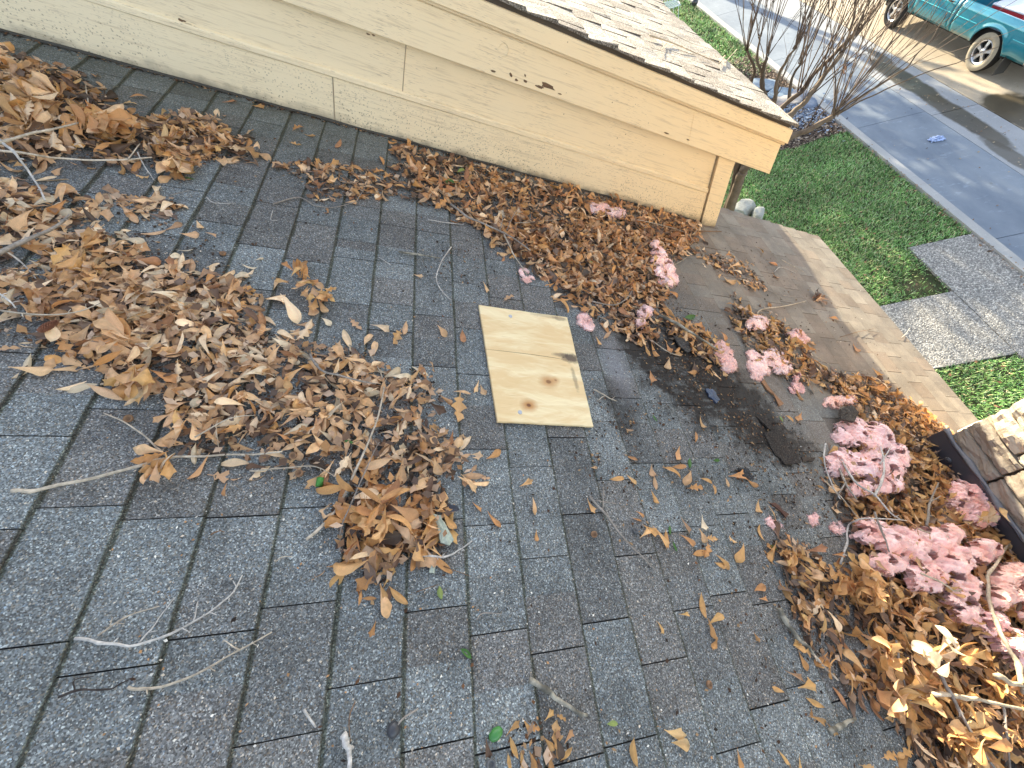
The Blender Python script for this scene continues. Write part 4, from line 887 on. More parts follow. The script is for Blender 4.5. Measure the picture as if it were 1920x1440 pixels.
for i, (fam, k, L_, Rm, p, zone, lift) in enumerate(LEAVES):
    if i in INDIV:
        o = bpy.data.objects.new('oak_leaf' if zone.startswith('lobed') else 'leaf', leaf_me(fam, k)); col.objects.link(o)
        A_ = (RF @ Rm) * L_; wp = RF @ p
        o.matrix_world = Matrix([list(A_[0]) + [wp[0]], list(A_[1]) + [wp[1]], list(A_[2]) + [wp[2]], [0, 0, 0, 1]])
        px, py = PIX[i, 0], PIX[i, 1]
        if zone == 'lobed': lab, g = 'bright orange many-pointed oak leaf touching the drift left of the plywood', None
        elif zone == 'lobed pale': lab, g = ('pale lobed oak leaf at the right end of the big drift', None) if px > 400 else ('pale many-pointed oak leaf in the top left heap', None)
        elif zone == 'green': lab, g = 'small fresh green leaf ' + region(px, py)[0], 'green leaves ' + region(px, py)[1]
        elif zone == 'lone': lab, g = CN[fam] + ' leaf lying ' + region(px, py)[0], CN[fam] + ' leaves ' + region(px, py)[1]
        elif zone in ZL: lab, g = leaflab(fam, PROTO[fam][k][3], zone, px, py)
        else:
            rg = 'in the stalked bunch ' + SPW[int(zone[5:])]; lab, g = SHP[PROTO[fam][k][3]] + ' ' + CN[fam] + ' leaf ' + rg, SHP[PROTO[fam][k][3]] + ' ' + CN[fam] + ' leaves ' + rg
        tag(o, lab, 'leaf', g)
    else:
        v1, q1, tt, kd = PROTO[fam][k]; W_ = ((v1 * L_) @ Rm.T + p) @ RF.T
        jit_ = rng.uniform(.8, 1.15); rest_v.append(W_); rest_q.append(q1 + off_); rest_t.append(tt * jit_); off_ += len(W_)
link('leaf_litter', fastmesh('leaf_litter', np.concatenate(rest_v), np.concatenate(rest_q), M_LEAF, True, np.concatenate(rest_t)), kind='stuff')
dups = {}
for o in sc.objects:
    if o.get('category') == 'leaf': dups.setdefault(o['label'], []).append(o)
ORD = ['', 'leftmost', 'second-from-left', 'third-from-left', 'fourth-from-left', 'fifth-from-left', 'sixth-from-left']
for lab, os_ in dups.items():
    if len(os_) < 2: continue
    os_.sort(key=lambda o: topx(np.array(o.matrix_world.translation))[0])
    for i, o in enumerate(os_): o['label'] = ('rightmost' if i == len(os_) - 1 else ORD[min(i + 1, 6)]) + ' ' + lab
for o in sc.objects:
    if len(str(o.get('label', '')).split()) > 16: o['label'] = o['label'].replace('narrow pointed', 'narrow').replace('stalked bunch', 'bunch').replace('dark brown', 'brown').replace('three-cornered ', '').replace('rust brown', 'rust')
print('LEAVES', len(LEAVES), 'individual', len(INDIV))

# dark broken litter under the heaps, specks and soil crumbs
pts = []; r = random.Random(31)
for poly, hmax, edge in HEAPS:
    lo, hi = poly.min(0), poly.max(0)
    for _ in range(int(np.prod(hi - lo) * 5200)):
        p = (r.uniform(lo[0], hi[0]), r.uniform(lo[1], hi[1]))
        if inpoly([p[0]], [p[1]], poly)[0]: pts.append((p[0], p[1], .006 + r.random() * min(.02, hmax * .4)))
for (px, py, s_, n_) in ((1300, 700, .16, 900), (1430, 820, .15, 700), (1260, 600, .12, 500), (1180, 800, .1, 160), (1380, 950, .2, 220), (560, 320, .2, 150), (880, 320, .12, 500), (1100, 420, .25, 400), (300, 500, .12, 300), (1500, 900, .15, 300), (860, 500, .15, 120), (960, 1300, .3, 100), (1500, 1280, .2, 200), (1140, 870, .08, 120), (1450, 520, .25, 160), (1560, 620, .25, 150)):
    q = vuh(roofpt(px, py))
    for _ in range(n_): pts.append((r.gauss(q[0], s_), r.gauss(q[1], s_), .0085))
for _ in range(1100): # thin line of dirt along the wall foot
    x_ = r.uniform(-1.2, 2.4); pts.append((x_, 2.105 - abs(r.gauss(0, .012)), .009))
pts = np.array(pts); pts = pts[pts[:, 1] < 2.11]
flakes('leaf_crumbs', pts @ RF.T, .0055, np.array([[.05, .03, .02], [.07, .04, .025], [.03, .022, .018], [.14, .07, .035], [.30, .19, .1], [.04, .03, .02]]), M_CRUMB, frame=RF, kind='stuff')
q_ = rng.uniform(0, 1, (900, 2)); PP = np.array([vuh(roofpt(200 + a_ * 1600, 420 + b_ * 1000)) for a_, b_ in q_]); PP[:, 2] = .009
bp = []; r = random.Random(5)
for poly, hmax, edge in HEAPS:
    lo, hi = poly.min(0), poly.max(0)
    for _ in range(int(np.prod(hi - lo) * 1500)):
        p = (r.uniform(lo[0], hi[0]), r.uniform(lo[1], hi[1]))
        if inpoly([p[0]], [p[1]], poly)[0] and p[1] < 2.09: bp.append((p[0], p[1], .008 + r.random() * hmax * .9))
flakes('broken_leaves', np.array(bp) @ RF.T, .013, np.array([[.40, .25, .15], [.30, .16, .08], [.16, .09, .05], [.52, .36, .24], [.10, .06, .04], [.45, .24, .10]]), M_LEAF, frame=RF, kind='stuff')
flakes('pale_chips', PP @ RF.T, .003, np.array([[.6, .5, .38], [.7, .66, .58], [.4, .22, .1]]), M_CRUMB, frame=RF, kind='stuff')

# ------------------------------------------------------------------ twigs
def smooth(P_, sub=5):
    P_ = [np.asarray(p, float) for p in P_]; Q = [2 * P_[0] - P_[1]] + P_ + [2 * P_[-1] - P_[-2]]; out = []
    for i in range(1, len(Q) - 2):
        for k in range(sub):
            t = k / sub; a, b_, c_, d = Q[i - 1], Q[i], Q[i + 1], Q[i + 2]
            out.append(.5 * ((2 * b_) + (-a + c_) * t + (2 * a - 5 * b_ + 4 * c_ - d) * t * t + (-a + 3 * b_ - 3 * c_ + d) * t ** 3))
    out.append(P_[-1]); return out
TWC = {'pale': (.50, .42, .32), 'white': (.54, .50, .45), 'grey': (.30, .26, .22), 'brown': (.20, .12, .07), 'dark': (.05, .04, .035), 'lichen': (.36, .33, .26), 'sun': (.50, .42, .31)}
def twig(label, r_mm, colr, lines, cat='twig', name='twig', extra=.002, lift=0., group=None):
    b = MB(); rr = random.Random(int(lines[0][0][0] * 3 + lines[0][0][1])); r0 = r_mm / 1000 * .72
    for li, ln in enumerate(lines):
        pp = []
        for j, (px, py) in enumerate(ln):
            w_ = vuh(roofpt(px, py, 0, lift) - np.array([0, 0, lift])); hh = .0075 + extra + (heap_h(w_[0], w_[1]) * 1.0 if not lift else 0) + r0
            hz_ = heap_h(w_[0], w_[1]) if not lift else 0; hh += .004 * abs(math.sin(j * 2.1 + px)) + (.014 if hz_ > .012 else 0); pp.append(roofpt(px, py, hh, lift))
        sp = smooth(pp); n_ = len(sp); ra = r0 * (1 if li == 0 else .6)
        rad = [ra * (1 - .55 * i / n_) * (1 + .18 * mnoise.noise(Vector((i * .9, px, li)))) * (1.25 if i % 9 == 4 else 1) for i in range(n_)]
        sp = [p + np.array([mnoise.noise(Vector((i * .35, py, 1.))), mnoise.noise(Vector((i * .35, py, 5.))), 0]) * r0 * .9 for i, p in enumerate(sp)]
        c_ = TWC[colr]; b0 = len(b.v); b.tube(sp, rad, 7 if r_mm > 4 else 5, c_)
        if r_mm > 2.5 and colr != 'dark' and len(ln) > 2 and r_mm < 8.5:
            for q in range(rr.randint(2, 5)):
                i_ = rr.randrange(1, n_ - 1); dv = sp[i_] - sp[i_ - 1]; dv = dv / (np.linalg.norm(dv) + 1e-9); sv = np.cross(dv, N) * rr.choice([-1, 1]); e1 = sp[i_] + (sv * .8 + dv * .6 + N * rr.uniform(0, .5)) * rr.uniform(.004, .016); b.tube([sp[i_], (sp[i_] + e1) / 2 + N * .001, e1], [rad[i_] * .7, rad[i_] * .5, rad[i_] * .3], 5, c_)
        for k in range(b0, len(b.v)):
            f_ = .75 + .5 * abs(mnoise.noise(Vector((k * .045, px * .1, 3.)))) * 1.6
            if colr == 'lichen' and mnoise.noise(Vector((k * .05, py, 8.))) > .05: f_ *= .4
            b.t[k] = tuple(x * f_ for x in c_)
    return b.build(name, M_TWIG, smooth=True, label=label, cat=cat, group=group)
TW = [
 ('long forked bleached twig reaching left out of the big drift', 5.5, 'pale', [[(22, 920), (70, 918), (180, 895), (300, 862), (350, 856), (440, 853), (530, 848)], [(312, 855), (290, 835), (240, 795), (193, 774)]]),
 ('forked white twig, the larger of two on the shingles at lower left', 3.8, 'white', [[(140, 1197), (200, 1205), (258, 1209), (360, 1168), (430, 1118), (455, 1077)], [(258, 1209), (290, 1170), (328, 1120)], [(362, 1166), (372, 1127)]]),
 ('short curved twig just above the forked white twig at lower left', 2.6, 'pale', [[(183, 1192), (240, 1155), (298, 1137)]]),
 ('long curved twig with one stub below the forked white twig', 3.8, 'pale', [[(240, 1288), (275, 1292), (350, 1272), (420, 1235), (510, 1185)], [(450, 1219), (418, 1201)]]),
 ('thin black twig with a hooked side shoot at lower left', 3, 'dark', [[(110, 1307), (150, 1293), (205, 1292), (240, 1275)], [(140, 1295), (140, 1275), (175, 1268)]]),
 ('short straight pale stick low on the bare shingles left of the dark pod', 4, 'white', [[(570, 1330), (592, 1365)]]),
 ('broken white stick with a knotty end at the bottom edge', 9, 'white', [[(643, 1376), (650, 1398), (656, 1415), (656, 1450)], [(650, 1398), (664, 1406)]]),
 ('thin brown stem standing over the broken white stick', 1.8, 'brown', [[(666, 1316), (655, 1345), (657, 1392)]]),
 ('long slender twig lying down the right side of the big drift', 5, 'pale', [[(574, 1012), (600, 990), (637, 945), (686, 840), (712, 769), (718, 712), (690, 656)]]),
 ('thin grey twig beside the long one at the drift end', 3, 'grey', [[(636, 1035), (640, 990), (656, 949), (700, 850), (712, 829)]]),
 ('short pale twig below the forked bleached twig in the drift', 3, 'pale', [[(468, 883), (530, 878), (590, 875), (640, 900)]]),
 ('thick grey twig in the right part of the big drift', 5.5, 'grey', [[(580, 658), (597, 690), (638, 705), (705, 720)]]),
 ('thin twig crossing the middle of the big drift', 2.6, 'pale', [[(365, 820), (430, 785), (480, 778)], [(405, 810), (412, 850)]]),
 ('white bent twig poking right from the tip of the drift', 4, 'white', [[(790, 1042), (835, 1043), (860, 1032), (885, 1014)]]),
 ('thin brown stem below the tip of the drift', 1.6, 'brown', [[(832, 1062), (880, 1080)]]),
 ('mottled rotten stick on bare shingles below the plywood', 9, 'lichen', [[(993, 1275), (1030, 1298), (1062, 1322), (1103, 1343)]]),
 ('grey twig with short spurs right below the plywood', 4.4, 'grey', [[(1105, 930), (1140, 970), (1170, 1010), (1200, 1040), (1233, 1073)], [(1130, 960), (1132, 915)], [(1118, 938), (1155, 945)]]),
 ('knobbly twig above the plywood, left of the curved one', 6.5, 'lichen', [[(747, 472), (790, 478), (825, 484)]]),
 ('curved white twig above the plywood', 3.4, 'white', [[(846, 463), (828, 490), (818, 520), (828, 545), (845, 562)]]),
 ('tiny pale twig left of the knobbly twig', 2.2, 'white', [[(710, 482), (733, 497)]]),
 ('angled twig right of the small leaf pile by the wall', 3.8, 'grey', [[(512, 382), (560, 370), (590, 385), (625, 389), (668, 378)], [(668, 378), (685, 350), (690, 335)]]),
 ('long grey twig across the wall drift', 6.5, 'grey', [[(845, 382), (880, 408), (920, 425), (960, 445), (995, 470)]]),
 ('straight pale twig ending at the small pink tuft', 5, 'pale', [[(945, 440), (965, 480), (988, 515)]]),
 ('thin pale twig pointing right in the wall drift', 2.6, 'pale', [[(965, 418), (1000, 416), (1050, 411)]]),
 ('thin pale twig near the wall, left part of the wall drift', 3, 'white', [[(802, 412), (835, 417), (870, 421)]]),
 ('upright thin twig in the middle of the wall drift', 2.8, 'grey', [[(938, 432), (943, 405), (945, 385)]]),
 ('thin twig leaning across the middle of the wall drift', 3, 'grey', [[(950, 432), (965, 400), (975, 388)]]),
 ('brown rod at the foot of the wall corner', 7, 'brown', [[(1255, 432), (1300, 433), (1353, 434)]]),
 ('pale twig arching along the upper edge of the wall drift', 3, 'pale', [[(1195, 412), (1240, 422), (1290, 440), (1328, 490)]]),
 ('short pale twig right of the shaggy pink tuft', 2.6, 'pale', [[(1252, 502), (1280, 488), (1302, 470)]]),
 ('light brown stick on the brown shingles above the double pink tuft', 5.5, 'pale', [[(1418, 592), (1428, 580), (1470, 574), (1512, 564)]]),
 ('thin twig running to the dark tuft near the eave', 2.8, 'grey', [[(1395, 516), (1430, 540), (1470, 554), (1508, 558)]]),
 ('crooked white twig on the brown shingles behind the wall corner', 3.2, 'white', [[(1452, 510), (1462, 501), (1475, 504), (1492, 512)]]),
 ('thin twig right of the crooked white twig', 3, 'pale', [[(1466, 487), (1485, 498), (1507, 509)]]),
 ('thick lichen-spotted branch down the leaf trail', 10, 'lichen', [[(1236, 590), (1275, 610), (1310, 632), (1345, 655)]]),
 ('slim twig below the lichen-spotted branch', 3, 'pale', [[(1225, 640), (1250, 658), (1275, 668)]]),
 ('hooked grey twig in the right heap, left edge', 5, 'white', [[(1548, 832), (1545, 860), (1556, 900), (1575, 935)]]),
 ('long grey twig across the upper pink mass', 6, 'white', [[(1570, 845), (1600, 900), (1640, 928), (1668, 960), (1690, 975)]]),
 ('tall bare twig standing over the upper pink mass', 7, 'white', [[(1640, 930), (1656, 895), (1655, 850), (1640, 815)], [(1650, 870), (1670, 840)]]),
 ('forked grey twig between the two pink masses', 7, 'grey', [[(1570, 868), (1585, 905), (1605, 935)], [(1585, 905), (1570, 930)]]),
 ('hooked white twig over the left flank of the lower pink mass', 5.5, 'white', [[(1576, 1058), (1588, 1015), (1592, 985), (1620, 972), (1700, 976)]]),
 ('crooked grey twig above the lower pink mass', 6.5, 'grey', [[(1737, 985), (1745, 940), (1760, 905)], [(1745, 940), (1765, 930)]]),
 ('grey twig arching across the lower pink mass', 5.5, 'grey', [[(1640, 960), (1655, 1000), (1668, 1035)]]),
 ('sunlit branch rising over the lower right heap', 11, 'sun', [[(1920, 1300), (1905, 1240), (1880, 1195), (1858, 1140), (1852, 1090), (1875, 1045), (1904, 1000)]]),
 ('pale straight stick crossing the lower right heap', 9, 'sun', [[(1750, 1302), (1820, 1308), (1870, 1320), (1935, 1332)]]),
 ('long grey branch slanting down the lower right heap', 8, 'grey', [[(1755, 1255), (1785, 1305), (1825, 1380), (1868, 1445)]]),
 ('forked pale twig lying on the lower pink mass', 5, 'sun', [[(1727, 1075), (1765, 1092), (1792, 1108), (1816, 1096)]]),
 ('thin pale twig at the top of the lower pink mass', 4.5, 'sun', [[(1722, 992), (1755, 1003), (1787, 1006)]]),
 ('thick sunlit stick at the right edge of the heap', 12, 'sun', [[(1868, 1268), (1900, 1280), (1940, 1296)]]),
 ('vertical thin twig at the bottom right corner', 5, 'grey', [[(1880, 1320), (1888, 1380), (1895, 1450)]]),
 ('thin twig running down inside the lower right heap', 4, 'grey', [[(1680, 1200), (1690, 1260), (1710, 1320)]]),
 ('thick lichen-covered branch with a bleached tip left of the right heap', 11, 'lichen', [[(1462, 1140), (1475, 1170), (1500, 1200), (1525, 1225)]]),
 ('bleached tip of the lichen branch', 6, 'pale', [[(1508, 1205), (1540, 1245), (1574, 1277)]]),
 ('short crumbly pale stick at lower right', 10, 'lichen', [[(1556, 1372), (1580, 1360), (1603, 1347)]]),
 ('grey dead twig running into the left edge drift', 6, 'white', [[(0, 262), (30, 290), (60, 330), (85, 375)]]),
 ('bent branch of the top left heap', 6.5, 'pale', [[(-20, 275), (20, 262), (60, 250), (110, 240), (163, 226)], [(162, 226), (165, 190), (160, 160)]]),
 ('long thin branch under the top left heap', 5, 'pale', [[(-20, 280), (50, 288), (120, 298), (220, 300), (285, 295)], [(240, 298), (262, 270)]]),
 ('short pale stub under the top left heap', 3, 'white', [[(258, 285), (270, 310), (289, 337)]]),
 ('thick grey branch in the left edge drift', 8, 'grey', [[(-20, 482), (50, 450), (100, 428), (130, 404)]]),
 ('thin white twig at the upper left of the big drift', 3.4, 'white', [[(8, 468), (40, 492), (68, 522)]]),
 ('pale twig end at the left edge above the big drift', 4, 'white', [[(-5, 548), (15, 562), (30, 577)]]),
 ('long thin twig over the left part of the big drift', 3.2, 'pale', [[(0, 582), (70, 590), (140, 586), (190, 568)]]),
 ('tiny pale twig on the shingles between drift and wall pile', 2.2, 'white', [[(387, 370), (402, 380), (440, 381)]]),
 ('tiny upright twig on the shingles above the big drift', 2.2, 'white', [[(511, 395), (508, 412), (520, 413)]]),
 ('tiny dark twig left of the tiny upright one', 2, 'grey', [[(318, 366), (352, 358)]]),
 ('small curved twig on the big shingles at lower left', 2.4, 'brown', [[(395, 1003), (408, 996), (421, 997)]]),
 ('small pale twig right of the small curved one', 2.2, 'pale', [[(518, 1052), (530, 1044), (548, 1044)]]),
 ('short grey twig just under the drift tip shingle', 2.2, 'grey', [[(893, 1163), (905, 1150), (940, 1151)]]),
 ('hair-thin brown stem near the bottom right of the drift tip', 1.6, 'brown', [[(780, 1110), (822, 1096)]]),
 ('short pale splinter pointing at the plywood', 4, 'pale', [[(1113, 730), (1135, 742), (1155, 752)], [(1135, 742), (1120, 750)]]),
 ('thin twig between the pink tufts and the eave', 2.4, 'pale', [[(1522, 664), (1550, 680), (1577, 696)]]),
 ('thin brown twig on the sunlit strip by the eave', 2.4, 'brown', [[(1575, 632), (1610, 622), (1640, 616)]]),
 ('pale twig sticking out over the eave', 2.6, 'white', [[(1690, 633), (1698, 626), (1706, 615)]]),
 ('grey forked twig in the middle of the trail', 4, 'grey', [[(1110, 565), (1150, 572), (1175, 560), (1185, 545)]]),
 ('thin pale twig at the left bottom of the right heap', 3, 'pale', [[(1545, 900), (1580, 935), (1612, 975)]]),
]
for t_ in TW: twig(t_[0], t_[1], t_[2], t_[3])
UT = [('long twig lying across the sunlit upper roof', 6, 'sun', [[(1218, 66), (1260, 80), (1300, 97), (1345, 118)]]), ('pale forked twig on the sunlit upper roof', 4, 'sun', [[(1250, 80), (1238, 95)], [(1250, 56), (1290, 78), (1325, 90)]]),
      ('short stick standing off the sunlit roof edge', 7, 'sun', [[(1348, 119), (1360, 104)]]), ('thin stick beside the short one at the sunlit roof edge', 4, 'sun', [[(1360, 117), (1382, 92)]])]
for t_ in UT: twig(*t_, lift=UPH)

# ------------------------------------------------------------------ pink insulation
m = NT('pink_glass_wool', .95, .1); o_ = m.obj(); f1 = m.noise(m.scale(o_, (1, 1, 2.2)), 30, 7, .72, dist=1.2); c = m.mix(m.ramp(f1, [(.3, 0), (.7, 1)]), (.86, .47, .42), (.95, .69, .62))
dt = m.math('MULTIPLY', m.ramp(m.noise(o_, 60, 4), [(.60, 0), (.70, 1)]), .5); c = m.mix(dt, c, (.35, .20, .16)); c = m.mix(1.0, c, m.attr(), 'MULTIPLY'); m.base(c)
m.b.inputs['Subsurface Weight'].default_value = .25; m.b.inputs['Subsurface Radius'].default_value = (.02, .012, .010); m.b.inputs['Subsurface Scale'].default_value = 1.0
m.b.inputs['Sheen Weight'].default_value = .3; m.bump(f1, .8, .004); M_INS = m.m
def tuft(label, lumps, tint=(1, 1, 1), fib=1.0, group=None):
    """torn wool batting over (slope, along): lumps are (px, py, half-width px, half-height px, height m)"""
    rr = random.Random(int(lumps[0][0] + lumps[0][1] * 3)); Ls = []
    for (px, py, wx, wy, hh) in lumps:
        c_ = vuh(roofpt(px, py)); ex_ = (vuh(roofpt(px + wx, py)) - c_)[:2]; ey_ = (vuh(roofpt(px, py - wy)) - c_)[:2]
        Ls.append((c_[:2], np.linalg.inv(np.stack([ex_, ey_], 1) * 1.30), hh * .75, heap_h(c_[0], c_[1]) * .8 + .004, np.abs(ex_) + np.abs(ey_)))
    lo = np.min([l[0] - l[4] * 1.5 for l in Ls], 0); hi = np.max([l[0] + l[4] * 1.5 for l in Ls], 0); ds = max(.0022, math.sqrt(np.prod(hi - lo) / 26000))
    nx, ny = int((hi[0] - lo[0]) / ds) + 1, int((hi[1] - lo[1]) / ds) + 1; so = Vector((lumps[0][0] * .13, lumps[0][1] * .17, 0)); fa = rr.uniform(0, PI); cf, sf = math.cos(fa), math.sin(fa)
    G = np.full((nx, ny), -1.); H = np.zeros((nx, ny)); B = np.zeros((nx, ny)); Q = np.zeros((nx, ny, 2))
    for i in range(nx):
        for j in range(ny):
            p = lo + np.array([i, j]) * ds; P3 = Vector((p[0], p[1], 0)); w1 = mnoise.noise_vector(P3 * 28 + so) * .012 + mnoise.noise_vector(P3 * 75 + so) * .006
            q = p + np.array([w1.x, w1.y]); Q[i, j] = p + np.array([w1.y, w1.x]) * .35; g = -1; wsum = hs = bs = 0
            for (c_, inv, hh, bb, _) in Ls:
                d = inv @ (q - c_); gi = 1 - d @ d
                if gi > g: g = gi
                wt = max(0, gi + .25) ** 2 + 1e-6; wsum += wt; hs += wt * hh; bs += wt * bb
            if g <= -.02: continue
            fo = Vector(((p[0] * cf + p[1] * sf) * 38, (-p[0] * sf + p[1] * cf) * 16, 0)) + so; fold = 1 - abs(mnoise.noise(fo + w1 * 30)) * 2.2; fold2 = 1 - abs(mnoise.noise(P3 * 75 + so * 2 + w1 * 90)) * 1.6; fib_ = mnoise.noise(Vector(((p[0] * cf + p[1] * sf) * 330, (-p[0] * sf + p[1] * cf) * 60, 3)) + w1 * 200)
            hole = mnoise.noise(P3 * 26 + so * 3)
            G[i, j] = g - .10 + .42 * mnoise.noise(P3 * 24 + so) + .22 * mnoise.noise(P3 * 100 + so) + .2 * fib_ - max(0, -.27 - hole) * 6
            H[i, j] = (hs / wsum) * (max(0, g) ** .45) * (.62 + .20 * fold + .14 * fold2 + .38 * mnoise.noise(P3 * 16 + so)) + .0045 * mnoise.noise(P3 * 160 + so) + .0035 * fib_; B[i, j] = bs / wsum
    b = MB(); idx = {}
    def vid(i, j, low):
        k = (i, j, low)
        if k not in idx:
            q = Q[i, j]; h_ = B[i, j] + (H[i, j] if not low else -.003); idx[k] = len(b.v); b.v.append(tuple(RF @ np.array([q[0], q[1], max(.0062 if low else .009, h_)])))
            f_ = .80 + .28 * min(1, max(0, H[i, j] / .025)) + .38 * mnoise.noise(Vector((q[0] * 22, q[1] * 22, 5))) + .2 * mnoise.noise(Vector((q[0] * 90, q[1] * 90, 9))); g_ = mnoise.noise(Vector((q[0] * 16, q[1] * 16, 31))); b.t.append((tint[0] * f_ * (1 - .08 * g_), tint[1] * f_ * (1 + .12 * g_), tint[2] * f_ * (1 + .22 * g_)))  # hollows darker, crests lighter; lilac shade and salmon highlight put into colour
        return idx[k]
    ins = G > 0; cellin = ins[:-1, :-1] & ins[1:, :-1] & ins[:-1, 1:] & ins[1:, 1:]
    for i in range(nx - 1):
        for j in range(ny - 1):
            if not cellin[i, j]: continue
            b.f.append([vid(i, j, 0), vid(i + 1, j, 0), vid(i + 1, j + 1, 0), vid(i, j + 1, 0)])
            for (di, dj, a, c_) in ((-1, 0, (i, j + 1), (i, j)), (1, 0, (i + 1, j), (i + 1, j + 1)), (0, -1, (i, j), (i + 1, j)), (0, 1, (i + 1, j + 1), (i, j + 1))):
                ii, jj = i + di, j + dj
                if ii < 0 or jj < 0 or ii >= nx - 1 or jj >= ny - 1 or not cellin[ii, jj]: b.f.append([vid(*a, 0), vid(*c_, 0), vid(*c_, 1), vid(*a, 1)])
    cells = np.argwhere(cellin); edge_ = np.argwhere(cellin & (G[:-1, :-1] < .35))
    for k in range(int(min(5200, len(cells) * .34) * fib)):      # wisps of loose fibre
        src = edge_ if (rr.random() < .6 and len(edge_)) else cells; i, j = src[rr.randrange(len(src))]; p0_ = np.array([Q[i, j][0], Q[i, j][1], B[i, j] + H[i, j] * rr.uniform(.5, 1)])
        dr = np.array([rr.gauss(0, 1), rr.gauss(0, 1), rr.uniform(-.3, .6)]); dr /= np.linalg.norm(dr); ln = rr.uniform(.003, .014); sd2 = np.cross(dr, [0, 0, 1]); wd = rr.uniform(.0003, .0011)
        p1_ = p0_ + dr * ln * .6; p2_ = p1_ + (dr + np.array([rr.gauss(0, .5), rr.gauss(0, .5), rr.gauss(0, .3)])) * ln * .5
        for pp in (p0_, p1_, p2_): pp[2] = max(pp[2], .0085)
        b.add([RF @ (p0_ - sd2 * wd), RF @ (p0_ + sd2 * wd), RF @ (p1_ + sd2 * wd * .7), RF @ (p1_ - sd2 * wd * .7), RF @ p2_], [(0, 1, 2, 3), (3, 2, 4)], tuple(x * rr.uniform(.95, 1.2) for x in tint))
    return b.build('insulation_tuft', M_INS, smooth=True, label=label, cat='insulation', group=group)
IN = 'tufts of pink insulation'
tuft('shaggy pale pink tuft at the right end of the wall drift', [(1228, 490, 13, 16, .05), (1240, 510, 18, 16, .05), (1250, 528, 16, 11, .04), (1220, 470, 7, 9, .04)], (1.12, 1.1, 1.08), 2.2, IN)
tuft('small pink tuft close under the cream wall', [(1118, 398, 16, 8, .03), (1150, 406, 18, 7, .03)], (1, .98, .98), 1.2, IN)
tuft('small pink tuft at the upper right corner of the plywood', [(1092, 602, 12, 11, .025), (1102, 614, 9, 9, .022)], (1.05, 1, 1), .6, IN)
tuft('narrow pink tuft at the end of a straight twig', [(980, 513, 8, 7, .014), (992, 526, 9, 7, .014)], (1, 1, 1), .6, IN)
tuft('pink tuft half covered by leaves below the wall drift', [(1205, 590, 13, 10, .03), (1195, 610, 8, 8, .02)], (1.02, .98, .98), 1, IN)
tuft('reddish pink tuft at the lower end of the leaf trail', [(1352, 668, 14, 12, .03), (1362, 686, 11, 12, .03), (1345, 652, 8, 8, .02)], (.95, .86, .82), 1.3, IN)
tuft('larger pale pink tuft of the pair near the eave', [(1418, 690, 18, 18, .035), (1440, 680, 18, 16, .035), (1460, 695, 14, 10, .03), (1408, 670, 8, 12, .03)], (1.15, 1.15, 1.12), 1.3, IN)
tuft('dusty small pink tuft above the paler one', [(1413, 612, 17, 12, .025)], (1.05, 1.05, 1.02), 1.2, IN)
tuft('small ragged pink tuft right of the paler one', [(1484, 632, 14, 8, .025), (1500, 642, 9, 6, .02)], (.95, .9, .9), 1.2, IN)
tuft('small pink tuft below the paler one', [(1489, 728, 12, 10, .02), (1487, 712, 6, 8, .02)], (.95, .85, .85), 1, IN)
tuft('orange pink tuft with a dark chunk on it', [(1560, 756, 16, 10, .03), (1585, 752, 14, 8, .03)], (1.05, .95, .85), .8, IN)
tuft('upper big pink mass of insulation in the right heap', [(1590, 812, 26, 22, .06), (1625, 830, 26, 26, .07), (1570, 870, 22, 22, .05), (1610, 880, 28, 24, .06), (1655, 870, 20, 26, .05), (1640, 915, 22, 16, .05), (1600, 925, 22, 12, .04)], (.98, .93, .95), 1, IN)
tuft('pink tuft against the chimney flashing', [(1790, 940, 28, 26, .09), (1815, 965, 26, 22, .09), (1770, 920, 12, 12, .06)], (1.0, .88, .88), .8, IN)
tuft('largest pink mass of insulation across the right heap', [(1612, 1000, 26, 18, .06), (1650, 1020, 34, 22, .08), (1700, 1030, 34, 28, .09), (1745, 1060, 32, 28, .09), (1640, 1060, 30, 16, .06), (1700, 1085, 30, 22, .07), (1760, 1110, 26, 28, .08), (1740, 1010, 24, 16, .08), (1800, 1040, 26, 18, .09), (1770, 1150, 18, 20, .06)], (1.0, .92, .92), 1, IN)
tuft('sunlit pale tuft at the right edge of the heap', [(1850, 1085, 28, 20, .11), (1885, 1110, 28, 20, .11), (1830, 1120, 22, 20, .09), (1900, 1140, 24, 20, .10)], (1.05, .95, .88), 1, IN)
tuft('lower pink tuft below the largest mass', [(1815, 1170, 22, 20, .07), (1850, 1205, 26, 24, .07), (1868, 1235, 14, 14, .06)], (.98, .88, .9), .9, IN)
tuft('small torn pink tuft in the leaves beside the largest mass', [(1565, 990, 10, 10, .02)], (1, .9, .9), 1, IN)
tuft('small pink wisp on a splinter right of the damp patch', [(1450, 985, 10, 7, .014), (1440, 975, 6, 5, .012)], (1.05, 1, 1), .9, IN)
tuft('small pinkish tuft in the leaf scatter left of the right heap', [(1520, 972, 6, 12, .012)], (1, .85, .85), 1, IN)

